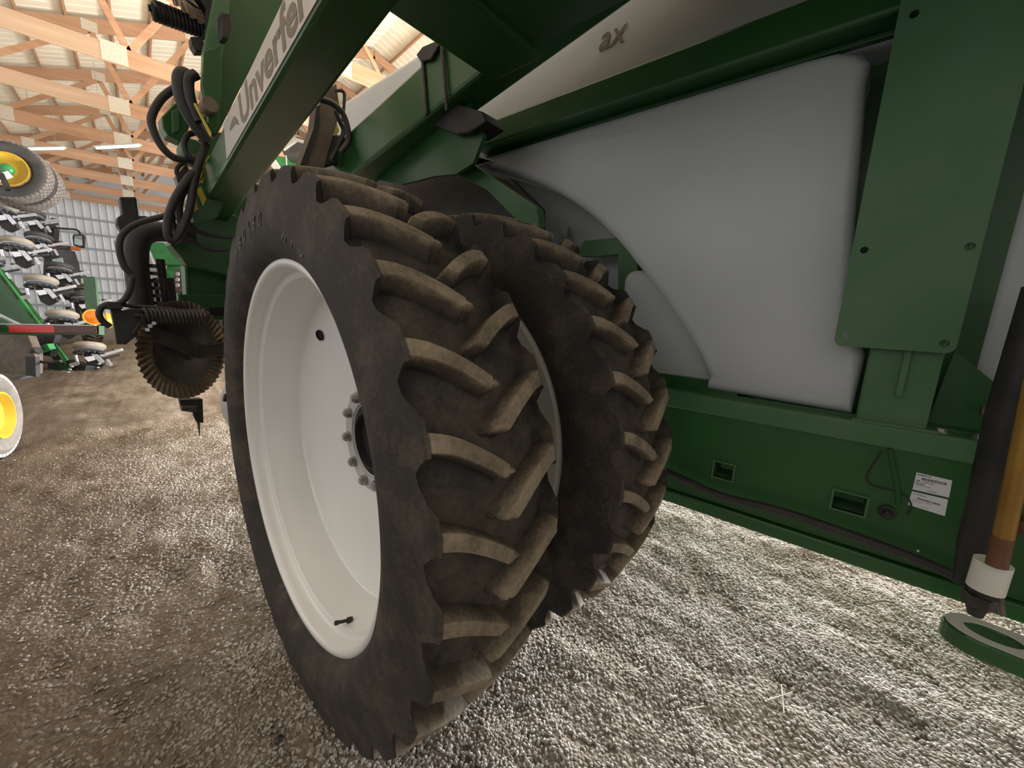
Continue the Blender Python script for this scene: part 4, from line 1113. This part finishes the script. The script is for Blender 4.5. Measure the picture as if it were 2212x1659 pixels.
# row units
def row_unit(px, py, d, tan=True, sc=1.0):
    c = at_d(px, py, d); ru = thing('row_unit', c, parent=pl)
    X = vr * .0 + np.array([1.0, -.15, 0]); X /= np.linalg.norm(X); Yv = np.array([.15, 1.0, 0]); Yv /= np.linalg.norm(Yv)
    ax = np.array([-.10, -.30, -1.0]); ax /= np.linalg.norm(ax)
    w = .055 * sc; Rr = .20 * sc
    def q(x, y, z): return c + (X * x + Yv * y + _Z * z) * sc
    obj('gauge_wheel', G().lathe([(-w, .12 * sc), (-w * .95, Rr * .82), (-w * .55, Rr * .96), (0, Rr), (w * .55, Rr * .97), (w * .9, Rr * .86), (w, Rr * .80), (w * .95, .12 * sc)], c, ax, 32, closed=True), 'tan' if tan else 'sidewall', ru, smooth=True)
    obj('gauge_rim', G().lathe([(w * .95, Rr * .84), (w * 1.15, Rr * .80), (w * 1.1, Rr * .45), (w * .6, Rr * .40), (w * .55, 0)], c, ax, 32), 'bright', ru, smooth=True)
    obj('opener_disc', G().lathe([(w * 1.6, Rr * .92), (w * 1.66, Rr * .96), (w * 1.72, Rr * .92), (w * 1.7, .02), (w * 1.6, .02)], c + Yv * .05 * sc, ax, 28, closed=True), 'bright', ru, smooth=True)
    g = G()
    for k in range(14):
        a = 2 * math.pi * k / 14; u = np.cross(ax, _Z); u /= np.linalg.norm(u); v = np.cross(ax, u)
        p = c + ax * w * 2.2 + (u * math.cos(a) + v * math.sin(a)) * Rr * .84
        g.lathe([(-.012, .028 * sc), (.015, .028 * sc), (.018, 0)], p, ax, 8)
    obj('scraper_ring', g, 'black', ru, kind='stuff')
    obj('shank', G().prism([q(-.10, .02, -.12), q(.10, .02, -.12), q(.13, .02, -.34), q(.02, .02, -.42), q(-.06, .02, -.36)], Yv * .14 * sc), 'black', ru, bevel=.006)
    obj('parallel_arm', G().bar(q(.12, -.05, -.16), q(.40, .0, -.06), .03, .05), 'bright', ru, bevel=.004)
    obj('parallel_arm', G().bar(q(.10, -.05, -.24), q(.36, .0, -.15), .025, .04), 'darksteel', ru, bevel=.004)
    obj('down_spring', G().cyl(q(-.17, -.06, -.14), q(-.16, -.06, -.30), .026, 10), 'bright', ru, smooth=True)
    obj('bracket', G().prism([q(.02, -.10, -.12), q(.10, -.10, -.13), q(.17, -.10, -.26), q(.12, -.10, -.30)], Yv * .02), 'bright', ru, bevel=.003)
    obj('bracket', G().prism([q(-.26, -.10, -.28), q(-.14, -.10, -.24), q(-.13, -.10, -.30), q(-.24, -.10, -.34)], Yv * .02), 'steel', ru, bevel=.003)
    obj('meter_housing', G().lathe([(0, .0), (0, .06), (.09, .055), (.09, 0)], q(-.22, .0, -.22), np.array([0, 0, -1.0]), 14), 'sidewall', ru, smooth=True)
    obj('unit_label', G().prism([q(-.06, -.12, -.17), q(.05, -.12, -.15), q(.07, -.12, -.22), q(-.02, -.12, -.25)], -Yv * .004), 'label', ru)
    obj('closing_link', G().bar(q(.20, -.06, -.22), q(.24, -.06, -.34), .02, .04), 'bright', ru, bevel=.003)
    obj('link_cover', G().lathe([(0, 0), (-.01, .04), (-.03, .055), (-.05, .05), (-.05, 0)], q(.30, .02, -.10), np.array([-.1, -.3, -1.0]), 14), 'brownsteel', ru, smooth=True)
    return ru
for px, py, d, tn, sc in ((4, 447, 7.0, True, 1.0), (68, 461, 8.0, False, 1.0), (36, 524, 7.0, True, 1.05), (84, 512, 8.0, False, 1.0), (90, 606, 7.0, True, 1.05), (130, 577, 8.0, False, 1.0), (135, 680, 7.0, True, 1.05), (180, 640, 8.0, False, 1.0), (-25, 560, 7.2, False, 1.0), (194, 748, 7.0, True, 1.05)):
    row_unit(px, py, d, tn, sc)
obj('toolbar_tube', G().bar(at_d(-30, 560, 6.9), at_d(150, 800, 6.9), .13, .13, up=tuple(-CF)), 'green', pl, bevel=.01)
obj('toolbar_edge', G().bar(at_d(-22, 556, 6.75), at_d(146, 778, 6.75), .022, .022, up=tuple(-CF)), 'green_far', pl)
obj('rear_frame', G().prism([at_d(a, b, 7.1) for a, b in ((-30, 600), (10, 600), (80, 690), (80, 740), (-30, 740))], CF * .1), 'green', pl, bevel=.01)
obj('marker_arm', G().bar(at_d(-20, 672, 6.5), at_d(50, 706, 6.5), .05, .04), 'bright', pl, bevel=.004)
obj('brace', G().bar(at_d(66, 762, 6.6), at_d(112, 748, 6.6), .10, .10), 'green_far', pl, bevel=.008)
obj('brace_cap', G().cyl(at_d(74, 760, 6.45), at_d(84, 757, 6.45), .06, 16), 'black', pl, smooth=True)
obj('light_bar', G().prism([at_d(a, b, 6.0) for a, b in ((-30, 701), (214, 703), (214, 723), (-30, 721))], CF * .08), 'green', pl, bevel=.004)
lbk = obj('light_bar_cap', G().prism([at_d(a, b, 5.98) for a, b in ((-30, 698), (205, 702), (205, 704), (-30, 701))], CF * .10), 'steel', pl)
obj('red_reflector', G().prism([at_d(a, b, 5.985) for a, b in ((19, 703), (117, 704), (118, 719), (21, 718))], -CF * .006), 'red', pl)
obj('red_reflector', G().prism([at_d(a, b, 5.985) for a, b in ((117, 704), (208, 705), (210, 720), (118, 719))], -CF * .004), 'darkred', pl)
obj('lamp_post', G().prism([at_d(a, b, 6.05) for a, b in ((179, 597), (205, 598), (211, 668), (185, 669))], CF * .03), 'green', pl, bevel=.003)
def roundlamp(px, py, d, r_, dirn, nm, m_):
    c = at_d(px, py, d); a = obj('warning_lamp', G().lathe([(.05, r_ * .7), (.0, r_), (-.012, r_), (-.012, r_ * .85)], c, dirn, 32), 'yellow', pl, smooth=True)
    obj('lens', G().lathe([(-.010, r_ * .86), (-.022, r_ * .6), (-.028, .0)], c, dirn, 24), m_, a, smooth=True)
    obj('lamp_body', G().lathe([(.05, r_ * .7), (.055, .0)], c, dirn, 24), 'yellow', a, smooth=True)
rv = at_d(203, 685, 5.9) - CAMP; rv /= np.linalg.norm(rv)
roundlamp(203, 685, 5.9, .118, rv, 'lamp', 'amber')
roundlamp(234, 692, 6.3, .13, rv * .6 + vr * .9, 'lamp', 'yellow')
dprism('gear_case', [(-10, 722), (60, 724), (75, 760), (74, 850), (52, 880), (30, 870), (20, 800), (-10, 780)], 6.4, .12, 'brownsteel', pl, bevel=.01)
dprism('frame_skirt', [(-10, 718), (120, 722), (108, 770), (60, 762), (20, 780), (-10, 770)], 6.7, .1, 'black', pl, bevel=.01)
dprism('caster_fork', [(54, 770), (76, 770), (78, 830), (70, 872), (58, 872)], 6.2, .06, 'black', pl)
obj('small_tyre', G().lathe([(-.04, .12), (-.06, .17), (-.05, .22), (.05, .22), (.06, .17), (.04, .12)], at_d(54, 842, 6.1), np.array([.85, -.5, 0]), 28, closed=True), 'sidewall', pl, smooth=True)
obj('small_rim', G().lathe([(-.045, .12), (-.05, .08), (-.02, .05), (-.02, .0)], at_d(54, 842, 6.1), np.array([-.85, .5, 0]), 20), 'greywhite', pl, smooth=True)
obj('seed_hose', G().tube([at_d(*q_, 6.3) for q_ in ((70, 774), (90, 782), (112, 783), (132, 780))], .022, 8), 'hose', pl, smooth=True)
dprism('gear_box', [(102, 784), (150, 778), (186, 790), (180, 812), (168, 830), (150, 828), (134, 818), (104, 818)], 6.9, .16, 'black', pl, bevel=.008)
dprism('opener_point', [(131, 818), (140, 818), (138, 845), (134, 846)], 6.9, .03, 'black', pl)
dprism('side_plate', [(150, 824), (170, 822), (168, 830), (150, 831)], 6.85, .03, 'black', pl)
for k in range(7):
    a, b = ((143, 822), (147, 812), (150, 804), (154, 798), (158, 792), (214, 794), (216, 786))[k]
    p = at_d(a, b, 6.7); obj('bolt', G().tube([p, p - CF * .03], .014, seg=6, smooth=1), 'bright', pl)
# front carrying wheel
axf = np.array([.98, -.19, 0.0])
pg_ = at_z(14, 992, 0.0); dg_ = float((pg_ - CAMP) @ CF); cf_ = at_d(3, 897, dg_); RF = float(cf_[2])
treaded('front_tyre', cf_ - axf * .11, axf, RF, .25, RF * .54, pl, m_='greywhite', sw='tread')
rim_y(cf_ + axf * .0, -axf, RF * .53, pl, hubm=None, dish=.04)

# ================================================================== TRACTOR behind the planter
tr = thing('tractor', at_d(160, 700, 10.5) * np.array([1, 1, 0]), 'tractor with a side mirror parked behind the folded planter', 'tractor')
o = bpy.data.objects.new('tractor_tyre', TYRE); COL.objects.link(o)
wc_ = at_d(172, 652, 10.2); wc_[2] = .775
wm = Matrix.Translation(Vector(wc_.tolist())) @ Matrix.Rotation(R(10), 4, 'Z') @ Matrix.Diagonal((.9, .9, .9, 1))
_WM[o.name] = wm; o.parent = tr; o.matrix_parent_inverse = WM(tr).inverted(); o.matrix_basis = wm
def dp(name, seq, d, th, m_, parent=None, bevel=.01): return dprism(name, seq, d, th, m_, parent or tr, bevel)
rim_y(wc_ + np.array([.02, -.03, 0]), np.array([1.0, .1, 0]), .53, tr, hubm=None)
dp('cab', [(96, 530), (118, 530), (128, 560), (136, 640), (90, 640)], 10.6, .5, 'sidewall')
dp('cab_glass', [(112, 560), (134, 556), (138, 578), (116, 582)], 10.5, .02, 'glass')
dp('exhaust', [(101, 492), (118, 492), (116, 522), (124, 532), (100, 532)], 10.3, .12, 'black')
obj('exhaust_cap', G().lathe([(0, 0), (-.02, .10), (.03, .12), (.05, .1), (.05, 0)], at_d(109, 488, 10.3), np.array([0, 0, -1.0]), 16), 'black', tr, smooth=True)
obj('mirror_arm', G().tube([at_d(*q_, 10.2) for q_ in ((84, 488), (110, 491), (140, 494), (164, 496), (172, 502), (173, 508))], .022, 8), 'black', tr, smooth=True)
mf_ = dp('mirror', [(158, 506), (178, 506), (181, 512), (180, 534), (174, 535), (158, 530), (156, 512)], 10.2, .05, 'black')
dprism('mirror_glass', [(161, 509), (177, 509), (178, 530), (172, 531), (160, 527)], 10.19, .005, 'glass', mf_)
dp('tail_light', [(110, 531), (120, 531), (120, 538), (111, 538)], 10.15, .05, 'red')
dp('light_strip', [(119, 530), (152, 531), (152, 539), (119, 538)], 10.15, .05, 'darkred')
dp('turn_signal', [(152, 531), (168, 533), (172, 537), (168, 541), (152, 539)], 10.14, .05, 'amber')
# ================================================================== COMBINE far off, seen past the bent tube
cb = thing('combine_harvester', at_d(330, 660, 12.0) * np.array([1, 1, 0]), 'bright green and grey combine harvester seen beyond the bent black tube', 'farm machine')
def dc(name, seq, d, th, m_, bevel=.01, parent=None): return dprism(name, seq, d, th, m_, parent or cb, bevel)
dc('hopper_side', [(244, 520), (268, 506), (300, 520), (300, 600), (278, 590), (259, 576)], 11.6, .1, 'greywhite')
dc('green_hood', [(318, 522), (352, 524), (396, 560), (396, 616), (372, 614), (336, 578), (318, 542)], 11.2, .3, 'green_far')
dc('hood_crease', [(326, 546), (356, 546), (396, 566), (396, 572), (352, 572), (340, 574)], 11.1, .1, 'green_far')
dc('grey_panel', [(310, 534), (318, 538), (336, 580), (380, 618), (374, 634), (352, 626), (330, 604), (316, 578)], 11.0, .1, 'greywhite')
dc('stripe_decal', [(341, 572), (360, 574), (360, 580), (343, 579)], 11.02, .004, 'yellow_decal', 0)
lb = dc('lamp_cluster', [(378, 581), (394, 580), (396, 630), (372, 630), (374, 600)], 10.9, .06, 'brownsteel')
for k in range(3):
    p = at_d(384, 592 + k * 12, 10.86); obj('lamp_lens', G().lathe([(0, .06), (-.02, .05), (-.03, 0)], p, CF, 14), 'greywhite', lb, smooth=True)
dc('lower_body', [(300, 600), (398, 630), (398, 700), (300, 700)], 11.4, .3, 'black')
dc('far_wheel_guard', [(336, 610), (346, 610), (352, 662), (342, 662)], 10.9, .05, 'greywhite')
# another tractor seen between the arm and the tyre
t2 = thing('tractor', at_d(640, 420, 8.5) * np.array([1, 1, 0]), 'tractor with a dark cab roof glimpsed under the lettered arm, above the outer tyre', 'tractor')
dprism('cab_roof', [(606, 318), (640, 294), (706, 316), (700, 344), (612, 334)], 8.3, 1.2, 'sidewall', t2, .02)
dprism('cab_roof_trim', [(606, 318), (636, 296), (704, 318), (703, 322), (640, 304), (612, 324)], 8.25, .05, 'greywhite', t2, .005)
dprism('hood', [(590, 336), (700, 344), (700, 440), (590, 440)], 8.6, 1.0, 'green_far', t2, .02)
dprism('mirror_panel', [(584, 344), (594, 344), (610, 370), (604, 378), (586, 360)], 8.2, .05, 'label', t2, .005)
obj('aerial', G().cyl(at_d(618, 336, 8.2), at_d(620, 372, 8.2), .012, 6), 'bright', t2)

# ================================================================== small litter on the floor
g = G()
def on_floor(px, py, dz=.006):
    p = at_z(px, py, 0.0); p[2] = ground_h(p[0], p[1]) + dz; return p
for a, b in (((1418, 1312), (1408, 1340)), ((1688, 1478), (1690, 1512)), ((1656, 1520), (1712, 1496)), ((1690, 1518), (1692, 1548)), ((1478, 1545), (1520, 1534)), ((1374, 1455), (1392, 1444)), ((1820, 1150), (1819, 1165)), ((1900, 1260), (1925, 1290)), ((2010, 1330), (2030, 1345))):
    g.tube([on_floor(*a, .012), on_floor(*b, .012)], .0022, 5, smooth=1)
st = obj('straw', g, 'straw'); st['kind'] = 'stuff'; st['label'] = 'pale straw bits lying on the gravel right of the tyres'; st['category'] = 'straw'
for (px, py, r_, lab, m_) in ((602, 1600, .014, 'small dark dirt clod on the floor left of the outer tyre foot', 'darksteel'), (1845, 1380, .011, 'white angular stone chip lying on the pale gravel', 'label')):
    c = on_floor(px, py, .004); gg = G(); rs_ = random.Random(px)
    pr_ = [(-.8, .0), (-.6, .7), (0, 1.0), (.55, .75), (.8, 0)]
    gg.lathe([(x * r_, y * r_) for x, y in pr_], c, (0.2, .1, 1), 9)
    gg.v = [tuple(np.array(v_) + np.array([rs_.uniform(-1, 1) for _ in range(3)]) * r_ * .18) for v_ in gg.v]
    o = obj('dirt_clod' if px < 900 else 'stone_chip', gg, m_); o['label'] = lab; o['category'] = 'clod' if px < 900 else 'stone'

def ground_wheels(parent, c, hd):
    for k in (0, 1):
        o = bpy.data.objects.new('tyre', TYRE); COL.objects.link(o)
        wm = Matrix.Translation((c[0] + k * hd[0], c[1] + k * hd[1], .865)) @ Matrix.Rotation(R(6), 4, 'Z')
        _WM[o.name] = wm; o.parent = parent; o.matrix_parent_inverse = WM(parent).inverted(); o.matrix_basis = wm
q_ = at_d(380, 700, 11.6); ground_wheels(cb, q_, (1.2, 0.3)); obj('chassis', G().wbox((q_[0], q_[0] + 1.4), (q_[1] - .2, q_[1] + .4), (.8, 1.3)), 'black', cb)
q_ = at_d(640, 420, 8.9); ground_wheels(t2, q_, (1.2, 0.3)); obj('chassis', G().wbox((q_[0], q_[0] + 1.2), (q_[1] - .1, q_[1] + .5), (.8, 3.4)), 'sidewall', t2)

# what carries the parts at the frame's right edge, and the planter's carrying wheel
top_ = lr(2262, 620, 1.45)
obj('leg_bracket', G().bar(top_ - _Z * .03, W(D + .04, -.78, float(top_[2]) - .03), .05, .05), 'black', app, bevel=.004)
obj('leg_post', G().mbox((D + .02, D + .12), (-.84, -.74), (1.06, 2.3)), 'green', app, bevel=.006)
za = at_z(2130, 1366, .6); zb = at_z(2212, 1398, .6); dv = zb - za; dv[2] = 0; dv /= np.linalg.norm(dv)
pe = za + dv * .40
obj('link_lug', G().bar(pe - _Z * .02, W(D + .05, float(pe @ MFW) - .02, .61), .06, .045), 'green', app, bevel=.004)
obj('wheel_beam', G().bar(cf_ - axf * .25 + _Z * .02, at_d(-30, 690, 6.4), .10, .12), 'green', pl, bevel=.008)
